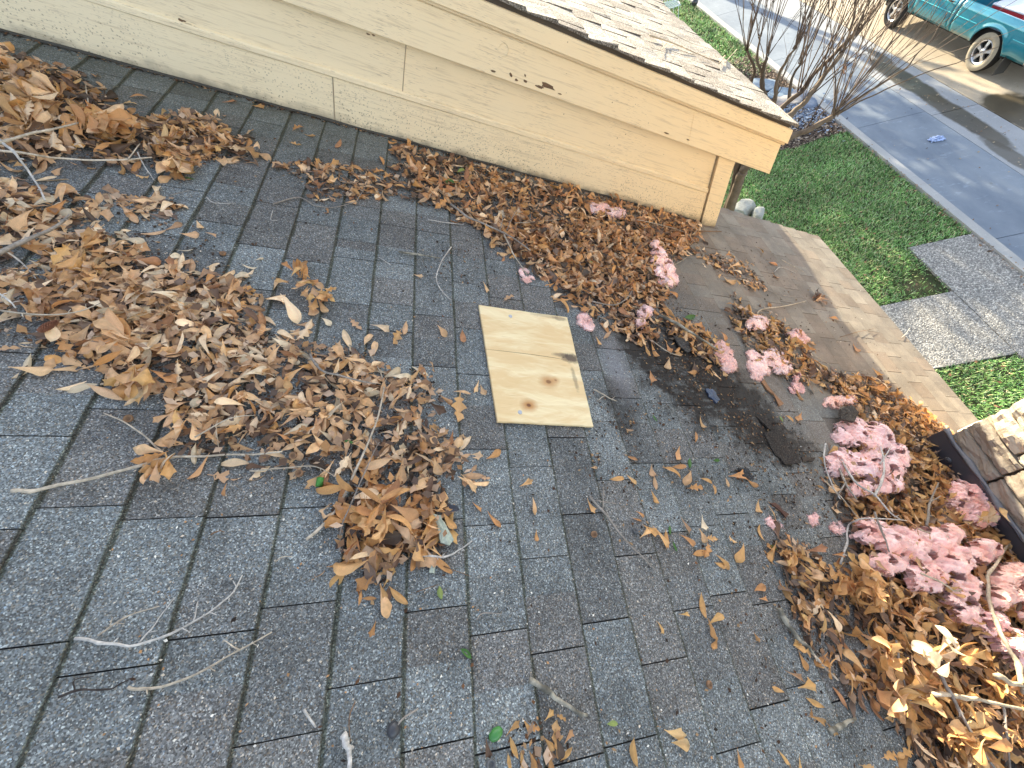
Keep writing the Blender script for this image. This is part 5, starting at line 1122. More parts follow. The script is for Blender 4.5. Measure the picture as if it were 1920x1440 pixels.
# ------------------------------------------------------------------ small finds on the roof
def lathe(name, c_, prof, mat, tintc, ax=N, n=14, **k):
    b = MB(); ax = np.asarray(ax) / np.linalg.norm(ax); a1 = np.cross(ax, [0, 1, .1]); a1 /= np.linalg.norm(a1); a2 = np.cross(ax, a1); V_ = []
    for (r_, z_) in prof:
        for j in range(n): t_ = 2 * PI * j / n; V_.append(c_ + ax * z_ + (a1 * math.cos(t_) + a2 * math.sin(t_)) * r_)
    m_ = len(prof); b.add(V_, [[i * n + j, i * n + (j + 1) % n, (i + 1) * n + (j + 1) % n, (i + 1) * n + j] for i in range(m_ - 1) for j in range(n)] + [list(range(n))[::-1], [(m_ - 1) * n + j for j in range(n)]], tintc)
    return b.build(name, mat, smooth=True, **k)
CAPS = [(247, 789, 'acorn cap on bare shingle left of the drift'), (279, 720, 'acorn cap at the lower left rim of the big drift'), (369, 733, 'acorn cap in the middle of the big drift, left one'), (452, 709, 'acorn cap in the middle of the big drift, right one'), (564, 891, 'acorn cap above the short twig in the drift'), (553, 859, 'acorn cap by the long forked twig'),
        (420, 482, 'acorn cap on the shingles above the big drift'), (1110, 1003, 'acorn cap on bare shingle below the plywood'), (1187, 998, 'grey acorn cap beside the spurred twig'), (917, 1430, 'dark acorn cap at the bottom edge'), (1322, 1282, 'acorn cap alone at lower centre right'), (1481, 1124, 'pale ringed acorn cap in the narrow leaf strip'), (1622, 1265, 'acorn cap at the foot of the right heap')]
cp = [(.0075, 0), (.0092, .003), (.0095, .007), (.0080, .0085), (.0068, .0082), (.0045, .004), (.001, .003)]
for (px, py, lab) in CAPS:
    w_ = vuh(roofpt(px, py)); base = RF @ np.array([w_[0], w_[1], .009 + heap_h(w_[0], w_[1])]); ax = N + np.array([random.uniform(-.4, .4), random.uniform(-.4, .4), 0])
    lathe('acorn_cap', base, cp, M_TWIG, (.24, .14, .08) if px not in (1187, 917) else (.12, .12, .12), ax, label=lab, cat='acorn cap', group='acorn caps')
pod = empty('seed_pod', tuple(roofpt(740, 1368)), label='dark round seed pod with a bent stem, on bare shingles near the bottom', cat='seed pod')
o = lathe('pod_body', roofpt(738, 1368, .012), [(.002, -.013), (.009, -.010), (.013, -.002), (.012, .006), (.006, .012), (.002, .014)], plain('pod_skin', (.05, .05, .055), .4, .5), (1, 1, 1), np.array([.2, .5, .3])); o.parent = pod; o.matrix_parent_inverse = Matrix.Translation(-Vector(pod.location))
b = MB(); b.tube(smooth([roofpt(744, 1362, .018), roofpt(757, 1346, .022), roofpt(784, 1329, .014)]), .0016, 6, TWC['grey']); b.build('pod_stem', M_TWIG, pod, smooth=True)
o = lathe('green_acorn', roofpt(930, 1376, .014), [(.002, -.016), (.008, -.012), (.011, 0), (.008, .011), (.002, .015)], tinted('green_acorn_skin', .35, .5).m, (.06, .22, .05), np.array([.8, .4, -.2]), label='smooth green acorn at the bottom edge left of the leaf cluster', cat='acorn')
for (px, py, L2, lab) in ((598, 912, .035, 'cut green stem piece under the big drift'), (322, 785, .03, 'green stem piece at the left rim of the drift')):
    b = MB(); b.tube([roofpt(px, py, .016), roofpt(px + 3, py - 16, .018)], [.008, .0085], 9, (.07, .22, .05)); b.build('plant_sprig', M_TWIG, smooth=True, label=lab, cat='plant stem')
b = MB(); w_ = vuh(roofpt(116, 638)); rr = random.Random(2); bh = heap_h(w_[0], w_[1]) + .035
for k in range(130):
    t_ = k / 130; a = k * 2.4; c_ = np.array([w_[0] + (t_ - .5) * .018, w_[1] + (t_ - .5) * .034, bh]); r_ = .006 * math.sin(PI * (.15 + .8 * t_)); d_ = np.array([math.cos(a) * .9, -math.cos(a) * .5, math.sin(a)]); p0_ = c_ + d_ * r_; b.tube([RF @ c_, RF @ p0_, RF @ (p0_ + d_ * .003 + np.array([.001, .002, 0]))], [.0018, .0018, .0005], 4, (.20, .085, .05))
b.build('seed_cone', M_TWIG, label='small reddish spiky seed cone on the left of the big drift', cat='cone')
M_LIC = plain('lichen_bark', (.42, .45, .36), .95, .1, 0, (130, .5, .006))
def chunk(name, label, cat, outline, th, mat, tintc=(1, 1, 1), base=None, tilt=0.):
    b = MB(); rr = random.Random(int(outline[0][0])); P_ = []
    for i in range(len(outline)):
        a, c_ = np.array(outline[i], float), np.array(outline[(i + 1) % len(outline)], float)
        for t_ in (0, .33, .66): P_.append(a + (c_ - a) * t_ + np.array([rr.uniform(-1, 1), rr.uniform(-1, 1)]) * .06 * np.linalg.norm(c_ - a))
    cen_ = np.mean(P_, 0); n_ = len(P_)
    w_ = vuh(roofpt(*cen_)); hb = (.0078 + heap_h(w_[0], w_[1]) * .9) if base is None else base
    L0 = [roofpt(p[0], p[1], hb + tilt * (i / n_)) for i, p in enumerate(P_)]; L1 = [p + N * th * rr.uniform(.8, 1.2) for p in L0]
    In = [l1 + (np.mean(L1, 0) - l1) * .45 + N * th * rr.uniform(-.1, .5) for l1 in L1]
    b.add(L0 + L1 + In + [np.mean(In, 0) + N * th * .2], [[i, (i + 1) % n_, n_ + (i + 1) % n_, n_ + i] for i in range(n_)] + [[n_ + i, n_ + (i + 1) % n_, 2 * n_ + (i + 1) % n_, 2 * n_ + i] for i in range(n_)] + [[2 * n_ + i, 2 * n_ + (i + 1) % n_, 3 * n_] for i in range(n_)] + [list(range(n_))[::-1]], tintc)
    return b.build(name, mat, label=label, cat=cat)
chunk('bark_chunk', 'pale lichen-covered bark at the right side of the drift tip', 'bark', [(812, 965), (824, 968), (838, 990), (850, 1014), (842, 1024), (826, 1018), (820, 995)], .010, M_LIC)
chunk('bark_chunk', 'small lichen flake below the drift tip', 'bark', [(806, 1058), (812, 1050), (819, 1055), (814, 1075), (804, 1074)], .006, M_LIC)
M_ASP = mat_shingle('torn_shingle', False)
chunk('shingle_scrap', 'long dark torn shingle scrap right of the damp patch', 'shingle scrap', [(1430, 812), (1450, 806), (1480, 832), (1500, 868), (1470, 872), (1445, 842)], .006, M_ASP, (.28, .23, .20))
chunk('shingle_scrap', 'narrow dark shingle scrap above the long one', 'shingle scrap', [(1416, 780), (1432, 782), (1450, 806), (1440, 808)], .005, M_ASP, (.26, .21, .18))
chunk('shingle_scrap', 'blackish shingle scrap on the grey shingles left of the long one', 'shingle scrap', [(1382, 878), (1402, 880), (1412, 900), (1392, 896)], .005, M_ASP, (.25, .25, .27))
chunk('shingle_scrap', 'grey brown chunk resting on the orange pink tuft', 'shingle scrap', [(1572, 768), (1592, 760), (1606, 776), (1596, 792), (1574, 788)], .012, M_ASP, (.45, .38, .33), base=.045)
chunk('shingle_scrap', 'dark shingle scrap beside the lichen-spotted branch', 'shingle scrap', [(1262, 632), (1285, 636), (1298, 656), (1290, 662), (1272, 648)], .005, M_ASP, (.4, .36, .33))
chunk('plastic_chip', 'blue black plastic chip on the damp patch', 'chip', [(1322, 730), (1334, 730), (1349, 750), (1342, 757), (1328, 744)], .006, plain('blue_black_plastic', (.035, .05, .09), .35, .5))
chunk('wood_splinter', 'reddish wood splinter between pink tufts and scraps', 'wood splinter', [(1426, 716), (1431, 714), (1468, 758), (1462, 762)], .006, plain('split_wood', (.28, .15, .08), .8, .2, 0, (90, .4)))
chunk('wood_splinter', 'dark wood splinter left of the small pink wisp', 'wood splinter', [(1443, 944), (1450, 943), (1478, 965), (1472, 969)], .005, plain('dark_wood', (.10, .05, .035), .8))
chunk('wood_splinter', 'short dark splinter by the right heap', 'wood splinter', [(1502, 857), (1528, 858), (1524, 865), (1504, 866)], .005, plain('dark_wood_b', (.06, .045, .035), .8))

# ------------------------------------------------------------------ pickup truck (local: x across, y forward, z up)
TX, TY = 11.12 + .84, 8.88
tr = empty('pickup_truck', (TX, TY, GZ), label='teal pickup truck parked along the far side of the street', cat='pickup truck')
def tp(p): z_ = p[2]; z_ = z_ if z_ < .70 else .70 + (z_ - .70) * .62; return (TX + p[0], TY + p[1], GZ + z_)
m = NT('teal_metallic_paint', .28, .5); fl_ = m.vor(m.obj(), 900); s_ = m.n('ShaderNodeSeparateColor'); m.l(fl_, s_.inputs[0])
m.base(m.mix(m.math('MULTIPLY', s_.outputs[0], .35), (.0, .17, .24), (.02, .34, .43))); m.b.inputs['Metallic'].default_value = .35; m.b.inputs['Coat Weight'].default_value = 1.0; m.b.inputs['Coat Roughness'].default_value = .06; M_TEAL = m.m
M_TEALL = plain('teal_trim_strip', (.05, .40, .46), .3, .5, .3)
M_RUB = plain('tyre_rubber', (.022, .021, .02), .85, .2, 0, (50, .4, .004)); M_DK = plain('dark_underbody', (.012, .012, .013), .8)
M_ALU = plain('alloy_metal', (.62, .62, .62), .3, .5, .85); M_CHR = plain('chrome', (.75, .75, .76), .12, .5, 1.0)
M_GL = plain('tinted_glass', (.03, .04, .045), .08, .6); M_LINE = plain('bed_liner', (.10, .14, .22), .7)
M_SUNWALL = plain('sun_toned_tyre_wall', (.30, .27, .21), .9, .2, 0, (20, .3, .003))  # pale wall of the near rear tyre: sunlight put into its colour
def sec(z, ztop):
    """how far the body side bulges at height z"""
    t_ = (z - .38) / max(.2, ztop - .38); return .845 - .05 * max(0, .25 - t_) / .25 + .012 * math.sin(PI * min(1, t_)) - .035 * max(0, t_ - .8) / .2
AX = (0.0, 2.78); AR = .42
def zbot(y):
    z = .40
    for a in AX:
        if abs(y - a) < AR: z = max(z, .33 + math.sqrt(AR ** 2 - (y - a) ** 2))
    return z
def ztop(y): return 1.04 if y < 1.06 else (1.03 if y < 2.35 else 1.02 - .10 * (y - 2.35) / 1.15)
def panel(name, y0, y1, mat=M_TEAL, parent=tr):
    ys = sorted(set(np.round(np.r_[np.arange(y0, y1, .05), [y1]], 3).tolist() + [round(a + s * AR * k, 3) for a in AX for s in (-1, 1) for k in (1, .98, .9) if y0 < a + s * AR * k < y1]))
    K = 11
    for sgn in (1, -1):
        b = MB(); V_ = []; 
        for y in ys:
            zb, zt = zbot(y), ztop(y)
            for k in range(K):
                z = zb + (zt - zb) * k / (K - 1); x_ = sec(z, zt)
                if .66 < z < .70: x_ += .006
                for a in AX:    # arch lip flare
                    d_ = math.hypot(y - a, z - .33)
                    if d_ < AR + .10: x_ += .022 * (1 - max(0, d_ - AR) / .10)
                if y > 3.1: x_ -= .10 * ((y - 3.1) / .4) ** 2
                if y < -.75: x_ -= .05 * ((-.75 - y) / .3) ** 2
                V_.append(tp((sgn * x_, y, z)))
            V_.append(tp((sgn * (sec(zt, zt) - .03), y, zt + .012)))
        n_ = K + 1; Fs = [[i * n_ + j, (i + 1) * n_ + j, (i + 1) * n_ + j + 1, i * n_ + j + 1] if sgn > 0 else [i * n_ + j, i * n_ + j + 1, (i + 1) * n_ + j + 1, (i + 1) * n_ + j] for i in range(len(ys) - 1) for j in range(n_ - 1)]
        b.add(V_, Fs); o = b.build(name, mat, parent, smooth=True, tint=False); s_ = o.modifiers.new('s', 'SOLIDIFY'); s_.thickness = .012; s_.offset = -1
    return o
panel('bed_side', -1.10, 1.045); panel('cab_side', 1.065, 1.16); dr = panel('door', 1.172, 2.27); panel('front_fender', 2.282, 3.50)
b = MB()
b.box((-.83, -1.095, .50), (.83, -1.07, 1.035)); bt = b.build('tailgate', M_TEAL, tr, tint=False) if False else None
def tbox(name, lo, hi, mat, parent=tr, bevel=.01):
    b = MB(); b.box(lo, hi, fr=tp); o = b.build(name, mat, parent, tint=False); mo = o.modifiers.new('b', 'BEVEL'); mo.width = bevel; mo.segments = 2; return o
tbox('tailgate', (-.78, -1.12, .50), (.78, -1.09, 1.03), M_TEAL)
tbox('bed_floor', (-.76, -1.08, .62), (.76, 1.02, .66), M_LINE); tbox('bed_wall', (-.79, -1.08, .665), (-.765, 1.02, 1.045), M_LINE); tbox('bed_wall', (.765, -1.08, .665), (.79, 1.02, 1.045), M_LINE)
tbox('bed_wall', (-.76, 1.02, .62), (.76, 1.05, 1.06), M_TEAL); tbox('underbody', (-.60, -1.0, .28), (.60, 3.4, .55), M_DK)
for sg in (-1, 1):
    for a in AX: tbox('wheel_well', (min(sg * .52, sg * .80), a - .44, .33), (max(sg * .52, sg * .80), a + .44, .80), M_DK, bevel=.02) if a > 1 else tbox('wheel_well', (min(sg * .50, sg * .762), a - .44, .33), (max(sg * .50, sg * .762), a + .44, .80), M_DK, bevel=.02)
# hood, grille, cab
b = MB(); V_ = []; ys = np.linspace(2.30, 3.50, 9); xs = np.linspace(-1, 1, 9)
for y in ys:
    for x_ in xs:
        hw = .80 - (.10 * ((y - 3.1) / .4) ** 2 if y > 3.1 else 0); V_.append(tp((x_ * hw, y, ztop(y) + .012 + .05 * (1 - x_ ** 4) - .02 * max(0, (y - 3.3) / .2))))
b.add(V_, [[i * 9 + j, i * 9 + j + 1, (i + 1) * 9 + j + 1, (i + 1) * 9 + j] for i in range(8) for j in range(8)]); b.build('hood', M_TEAL, tr, smooth=True, tint=False)
tbox('grille', (-.60, 3.44, .55), (.60, 3.50, .90), M_DK); tbox('front_bumper', (-.80, 3.50, .38), (.80, 3.62, .56), M_CHR, bevel=.03)
for sg in (-1, 1): tbox('headlight', (min(sg * .60, sg * .76), 3.42, .66), (max(sg * .60, sg * .76), 3.49, .86), plain('lamp_glass', (.7, .7, .68), .1, .6))
cabp = [(1.07, 1.03), (1.16, 1.56), (1.35, 1.63), (1.85, 1.62), (2.42, 1.05)]
b = MB(); n_ = len(cabp); hw0, hw1 = .80, .63
def cw(z): return hw0 + (hw1 - hw0) * (z - 1.03) / .6
V_ = [tp((-cw(z), y, z)) for y, z in cabp] + [tp((cw(z), y, z)) for y, z in cabp]
b.add(V_, [[0, 1, 2, 3, 4], [9, 8, 7, 6, 5]] + [[i + 1, i, i + n_, i + 1 + n_] for i in range(n_ - 1)] + [[4, 9, 5, 0]]); o = b.build('cab_roof', M_TEAL, tr, tint=False); mo = o.modifiers.new('b', 'BEVEL'); mo.width = .03; mo.segments = 3
for sg in (-1, 1):
    b = MB(); w_ = [(1.22, 1.06), (1.25, 1.50), (1.80, 1.52), (2.22, 1.08)]; b.add([tp((sg * (cw(z) + .006), y, z)) for y, z in w_] + [tp((sg * (cw(z) - .01), y, z)) for y, z in w_], [(0, 1, 2, 3), (7, 6, 5, 4)] + [[i, i + 4, (i + 1) % 4 + 4, (i + 1) % 4] for i in range(4)]); b.build('side_window', M_GL, tr, tint=False)
def cabquad(name, ya, za, yb, zb, ins):
    b = MB(); d_ = np.array([yb - ya, zb - za]); d_ /= np.linalg.norm(d_); nn = np.array([d_[1], -d_[0]]) * (1 if ya > yb or ya > 2 else -1)
    p = [(-cw(za) + ins, ya, za), (cw(za) - ins, ya, za), (cw(zb) - ins, yb, zb), (-cw(zb) + ins, yb, zb)]
    b.add([tp((x_, y + nn[0] * .008, z + nn[1] * .008)) for x_, y, z in p] + [tp((x_, y - nn[0] * .01, z - nn[1] * .01)) for x_, y, z in p], [(0, 1, 2, 3), (7, 6, 5, 4)] + [[i, i + 4, (i + 1) % 4 + 4, (i + 1) % 4] for i in range(4)]); return b.build(name, M_GL, tr, tint=False)
cabquad('windscreen', 2.38, 1.09, 1.90, 1.57, .07); cabquad('rear_window', 1.085, 1.12, 1.145, 1.47, .10)
for sg in (-1, 1):
    b = MB(); b.tube([tp((sg * .858, y, .682)) for y in (-.46, -.9, -1.08)], .007, 6); b.tube([tp((sg * .862, y, .682)) for y in (.46, .75, 1.03)], .007, 6); b.tube([tp((sg * .862, y, .682)) for y in (1.19, 1.7, 2.25)], .007, 6); b.build('trim_strip', M_TEALL, tr, tint=False)
    b = MB(); b.tube([tp((sg * .868, 1.26, .93)), tp((sg * .882, 1.30, .93)), tp((sg * .882, 1.38, .93)), tp((sg * .868, 1.42, .93))], .012, 8); h_ = b.build('handle', M_DK, dr if sg < 0 else tr, smooth=True, tint=False)
    if sg < 0: h_.parent = dr; h_.matrix_parent_inverse = Matrix.Identity(4); h_.matrix_parent_inverse = (Matrix.Translation(-Vector(tr.location)) @ Matrix.Identity(4)).inverted() @ Matrix.Translation(-Vector(tr.location))
    b = MB(); b.box((min(sg * .86, sg * 1.02), 2.12, 1.05), (max(sg * .86, sg * 1.02), 2.19, 1.20), fr=tp); o = b.build('side_mirror', M_DK, tr, tint=False); mo = o.modifiers.new('b', 'BEVEL'); mo.width = .02; mo.segments = 2
    tbox('tail_light', (min(sg * .70, sg * .835), -1.13, .70), (max(sg * .70, sg * .835), -1.06, .96), plain('red_lamp' + str(sg), (.55, .03, .02), .2, .5), bevel=.015)
    tbox('mud_flap', (min(sg * .60, sg * .82), -.53, .10), (max(sg * .60, sg * .82), -.515, .42), plain('flap_rubber' + str(sg), (.05, .048, .045), .7), bevel=.004)
b = MB(); b.tube([tp(p) for p in ((-.86, -1.02, .50), (-.855, -1.20, .50), (-.70, -1.27, .50), (.70, -1.27, .50), (.855, -1.20, .50), (.86, -1.02, .50))], .075, 10); b.build('rear_bumper', M_CHR, tr, smooth=True, tint=False)
def wheel(xc, yc, sg, dusty):  # dusty picks the pale wall tone that has sunlight painted in
    W = MB(); c_ = np.array(tp((xc, yc, .335))); prof = [(.20, -.10), (.27, -.105), (.315, -.085), (.335, -.05), (.338, 0), (.335, .05), (.315, .085), (.27, .105), (.20, .10)]; n = 40
    def ringv(r_, o): return [tuple(c_ + np.array([sg * o, r_ * math.cos(2 * PI * j / n), r_ * math.sin(2 * PI * j / n)])) for j in range(n)]
    V_ = []; [V_.extend(ringv(*p)) for p in prof]; W.add(V_, [[i * n + j, i * n + (j + 1) % n, (i + 1) * n + (j + 1) % n, (i + 1) * n + j] for i in range(len(prof) - 1) for j in range(n)])
    wr = empty('wheel', tuple(c_)); wr.parent = tr; wr.matrix_parent_inverse = Matrix.Translation(-Vector(tr.location)); bpy.context.view_layer.update()
    def wl(b, nm, mt, sm_=True):
        o = bpy.data.objects.new(nm, meshdata(nm, b.v, b.f, mt, sm_)); col.objects.link(o); o.parent = wr; o.matrix_parent_inverse = wr.matrix_world.inverted(); return o
    wl(W, 'tyre', M_RUB)
    b = MB(); pr = [(.205, .085), (.208, .104), (.262, .109), (.312, .089)]; V_ = []; [V_.extend(ringv(*p)) for p in pr]; b.add(V_, [[i * n + j, i * n + (j + 1) % n, (i + 1) * n + (j + 1) % n, (i + 1) * n + j] for i in range(3) for j in range(n)]); wl(b, 'tyre_wall', M_SUNWALL if dusty else M_RUB)
    b = MB(); pr = [(.205, -.09), (.205, .095), (.195, .100), (.180, .085), (.175, -.08)]; V_ = []; [V_.extend(ringv(*p)) for p in pr]; b.add(V_, [[i * n + j, i * n + (j + 1) % n, (i + 1) * n + (j + 1) % n, (i + 1) * n + j] for i in range(4) for j in range(n)])
    for k in range(5):
        a = 2 * PI * k / 5 + .3; V_ = []
        for (r_, hw_, o_) in ((.04, .030, .078), (.10, .024, .082), (.185, .036, .070)):
            for s2 in (-1, 1):
                for dz in (0, -.035):
                    aa = np.array([0, math.cos(a), math.sin(a)]); bb = np.array([0, -math.sin(a), math.cos(a)]); V_.append(c_ + aa * r_ + bb * hw_ * s2 + np.array([sg * (o_ + dz), 0, 0]))
        Fs = []
        for i in range(2):
            q = i * 4; Fs += [[q, q + 2, q + 6, q + 4], [q + 1, q + 5, q + 7, q + 3], [q, q + 4, q + 5, q + 1], [q + 2, q + 3, q + 7, q + 6]]
        b.add(V_, Fs)
    b.tube([c_ + np.array([sg * .03, 0, 0]), c_ + np.array([sg * .088, 0, 0]), c_ + np.array([sg * .097, 0, 0])], [.055, .052, .035], 20); wl(b, 'rim', M_ALU, False)
    b = MB(); b.tube([c_ + np.array([sg * -.05, 0, 0]), c_ + np.array([sg * .02, 0, 0])], [.172, .165], 24); wl(b, 'brake_drum', M_DK, False)
wheel(-.73, 0, -1, True); wheel(.73, 0, 1, False); wheel(-.73, 2.78, -1, False); wheel(.73, 2.78, 1, False)

# coolers in the load bed
def cooler(lab, c_, s_, ang, body, lid):
    r_ = empty('cooler', tp(c_), label=lab, cat='cooler'); ca_, sa_ = math.cos(ang), math.sin(ang)
    def fr_(p): return tp((c_[0] + ca_ * p[0] - sa_ * p[1], c_[1] + sa_ * p[0] + ca_ * p[1], c_[2] + p[2]))
    for (nm, lo, hi, mt) in (('cooler_body', (-s_[0], -s_[1], 0), (s_[0], s_[1], s_[2]), body), ('cooler_lid', (-s_[0] - .012, -s_[1] - .012, s_[2] + .003), (s_[0] + .012, s_[1] + .012, s_[2] + .06), lid), ('cooler_handle', (-.06, -s_[1] - .03, s_[2] * .55), (.06, -s_[1] - .002, s_[2] * .7), lid)):
        b = MB(); b.box(lo, hi, fr=fr_); o = b.build(nm, mt, r_, tint=False); mo = o.modifiers.new('b', 'BEVEL'); mo.width = .018; mo.segments = 3
wl_ = plain('white_plastic', (.72, .74, .78), .4, .4); rd_ = plain('red_plastic', (.42, .03, .04), .4, .4)
cooler('white-lidded red cooler standing in the truck bed', (-.35, .30, .665), (.20, .36, .30), .06, rd_, wl_)
cooler('all-white cooler nearer the tailgate of the truck', (-.22, -.55, .665), (.34, .24, .27), .0, wl_, wl_)

# ------------------------------------------------------------------ litter on the sidewalk, wire chair and stake light on the lawn
q = gp(1755, 262); b = MB(); V_ = []; n = 14
for i in range(n):
    for j in range(n):
        a_, c_ = (i / (n - 1) - .5), (j / (n - 1) - .5); V_.append((q[0] + a_ * .26 * (1 + .35 * mnoise.noise(Vector((j * .35, 3, 1)))) + .05 * mnoise.noise(Vector((i * .6, j * .6, 2))), q[1] + c_ * .15 * (1 + .9 * mnoise.noise(Vector((i * .35, 9, 1)))) + .05 * mnoise.noise(Vector((i * .6, j * .6, 7))), GZ + .012 + .05 * abs(mnoise.noise(Vector((i * .45, j * .45, 1)))) * (1 - 1.6 * max(abs(a_), abs(c_)) + .25)))
b.add(V_, [[i * n + j, (i + 1) * n + j, (i + 1) * n + j + 1, i * n + j + 1] for i in range(n - 1) for j in range(n - 1)])
o = b.build('crumpled_cloth', plain('light_blue_cloth', (.38, .48, .72), .8), smooth=True, tint=False, label='small crumpled pale blue rag on the concrete walk', cat='rag'); s_ = o.modifiers.new('s', 'SOLIDIFY'); s_.thickness = .004
# wire chair seen past the roof edge
ch = gp(1258, 42); CX, CY = ch[0] - .1, ch[1]
wc = empty('wire_chair', (CX, CY, GZ), label='pale blue-white wire chair on the lawn beyond the roof', cat='garden chair')
M_WIRE = plain('pale_enamel_wire', (.55, .62, .66), .5, .4)
def wp_(x_, y_, z_): return (CX + x_, CY + y_, GZ + z_)
b = MB()
for i in range(9):
    t_ = -.25 + .5 * i / 8; b.tube([wp_(t_, -.24, .44 - .02 * math.sin(PI * i / 8)), wp_(t_, .24, .44 - .02 * math.sin(PI * i / 8))], .006, 5); b.tube([wp_(-.25, t_, .442), wp_(.25, t_, .442)], .006, 5)
b.tube([wp_(.28 * math.cos(a), .28 * math.sin(a), .445) for a in np.linspace(0, 2 * PI, 25)], .011, 6); b.build('seat', M_WIRE, wc, tint=False)
b = MB()
for i in range(11):
    a = PI * (.08 + .84 * i / 10); x0_, y0_ = .28 * math.cos(a), .28 * math.sin(a); b.tube([wp_(x0_, y0_, .45), wp_(x0_ * 1.2, y0_ * 1.25, .62), wp_(x0_ * 1.3, y0_ * 1.35, .80 + .05 * math.sin(PI * i / 10))], .006, 5)
for hh, s_ in ((.55, 1.14), (.65, 1.24), (.74, 1.3)): b.tube([wp_(.28 * s_ * math.cos(a), .28 * s_ * 1.03 * math.sin(a), hh) for a in np.linspace(.08 * PI, .92 * PI, 14)], .006, 5)
b.tube([wp_(.37 * math.cos(a), .38 * math.sin(a), .79 + .06 * math.sin(a)) for a in np.linspace(0, PI, 17)], .011, 6); b.build('backrest', M_WIRE, wc, tint=False)
for (sx, sy) in ((-1, -1), (1, -1), (-1, 1), (1, 1)):
    b = MB(); b.tube([wp_(.2 * sx, .2 * sy, .44), wp_(.22 * sx, .22 * sy, .2), wp_(.27 * sx, .27 * sy, 0)], .010, 6); b.build('leg', M_WIRE, wc, tint=False)
q = gp(1297, 40); st = empty('stake_light', tuple(q), label='little dark globe on a stake in the lawn beside the wire chair', cat='garden light')
b = MB(); b.tube([(q[0], q[1], GZ), (q[0], q[1], GZ + .38)], .008, 6); b.build('stake', M_DK, st, tint=False)
bm = bmesh.new(); bmesh.ops.create_uvsphere(bm, u_segments=24, v_segments=14, radius=.095); me = bpy.data.meshes.new('globe'); bm.to_mesh(me); bm.free(); me.materials.append(plain('dark_glossy_globe', (.03, .035, .04), .12, .6)); me.polygons.foreach_set('use_smooth', [True] * len(me.polygons))
o = bpy.data.objects.new('globe', me); col.objects.link(o); o.parent = st; o.location = (0, 0, .45); b = MB(); b.tube([(q[0], q[1], GZ + .355), (q[0], q[1], GZ + .375)], [.03, .045], 12); b.build('collar', M_DK, st, tint=False)

# ------------------------------------------------------------------ crape myrtles (bare, many whips)
BARKC = [(.16, .12, .085), (.12, .09, .065), (.19, .145, .10)]
def grow(b, p, d, ln, r0, rr, lvl, c_, wig=.10, upw=.05):
    n = max(5, int(ln / .12)); pts = [p]; d = d / np.linalg.norm(d)
    for i in range(n):
        d = d + np.array([rr.gauss(0, wig), rr.gauss(0, wig), rr.gauss(0, wig) + upw]) * .5; d /= np.linalg.norm(d); pts.append(pts[-1] + d * ln / n)
    b.tube(pts, [max(.0016, r0 * (1 - .72 * i / n)) for i in range(n + 1)], 6 if r0 > .01 else 4, c_)
    return pts, d
def myrtle(lab, base, limbs, whips, seed):
    rr = random.Random(seed); root = empty('crape_myrtle', tuple(base), label=lab, cat='tree'); T_ = MB(); Wp = MB(); twl = MB()
    for (pts, r0, r1) in limbs:
        sp = smooth(pts, 6); n_ = len(sp); T_.tube([p + np.array([mnoise.noise(Vector((i * .3, r0, 1))), mnoise.noise(Vector((i * .3, r0, 4))), 0]) * .02 for i, p in enumerate(sp)], [(r0 + (r1 - r0) * i / n_) * (1 + .12 * mnoise.noise(Vector((i * .7, r0 * 9, 0)))) for i in range(n_)], 9, rr.choice(BARKC))
    for (p, d, spread, n_, l0, l1, rad_) in whips:
        for k in range(n_):
            dd = np.array(d, float) + np.array([rr.gauss(0, spread), rr.gauss(0, spread), rr.gauss(0, spread * .4)]); ln = rr.uniform(l0, l1); c_ = rr.choice([(.12, .085, .06), (.16, .11, .08), (.09, .065, .05), (.22, .165, .12)])
            pts, dl = grow(Wp, np.array(p) + np.array([rr.gauss(0, .02), rr.gauss(0, .02), 0]), dd, ln, rad_ * rr.uniform(.6, 1.1), rr, 0, c_)
            for _ in range(rr.randint(1, 4)):
                i = rr.randrange(len(pts) // 3, len(pts) - 1); d2 = (pts[i + 1] - pts[i]); d2 = d2 / np.linalg.norm(d2) + np.array([rr.gauss(0, .45), rr.gauss(0, .45), rr.uniform(-.05, .3)]); grow(Wp, pts[i], d2, ln * rr.uniform(.2, .5), rad_ * .45, rr, 1, c_)
            if rr.random() < .06:
                pe = pts[-1 - rr.randint(0, 3)]
                for _ in range(3): Wp.add([pe, pe + np.array([.03, .01, -.02]), pe + np.array([.05, -.01, -.06]), pe + np.array([.01, -.02, -.04])], [(0, 1, 2, 3)], (.32, .16, .08)); pe = pe + np.array([rr.uniform(-.04, .04), rr.uniform(-.04, .04), rr.uniform(-.05, .03)])
    T_.build('trunk', M_TREEBARK, root, smooth=True); Wp.build('branches', M_TREEBARK, root, smooth=True); return root
D1 = 6.35
def a1(px, py, dD=0.): return hd(px, py, D1 + dD)
t0 = a1(1382, 350); base1 = np.array([t0[0], t0[1], GZ])
fork = a1(1392, 322); knob = a1(1562, 218, .35); 
limbs = [([base1, np.array([t0[0], t0[1], (GZ + t0[2]) / 2]), t0, fork], .085, .062), ([base1 + np.array([-.10, .06, 0]), a1(1370, 372, .05), a1(1378, 335, .05), a1(1384, 300, .1)], .055, .045),
         ([fork, a1(1412, 300, .02), a1(1432, 276, .05), a1(1470, 262, .15), a1(1512, 245, .25), knob], .055, .030),
         ([fork, a1(1400, 300, .1), a1(1440, 240, .2), a1(1480, 215, .35), a1(1505, 195, .45), a1(1540, 150, .6), a1(1580, 100, .75)], .05, .022),
         ([a1(1384, 300, .1), a1(1420, 245, .3), a1(1462, 205, .5), a1(1500, 172, .6), a1(1545, 120, .8), a1(1612, 55, .95)], .042, .018)]
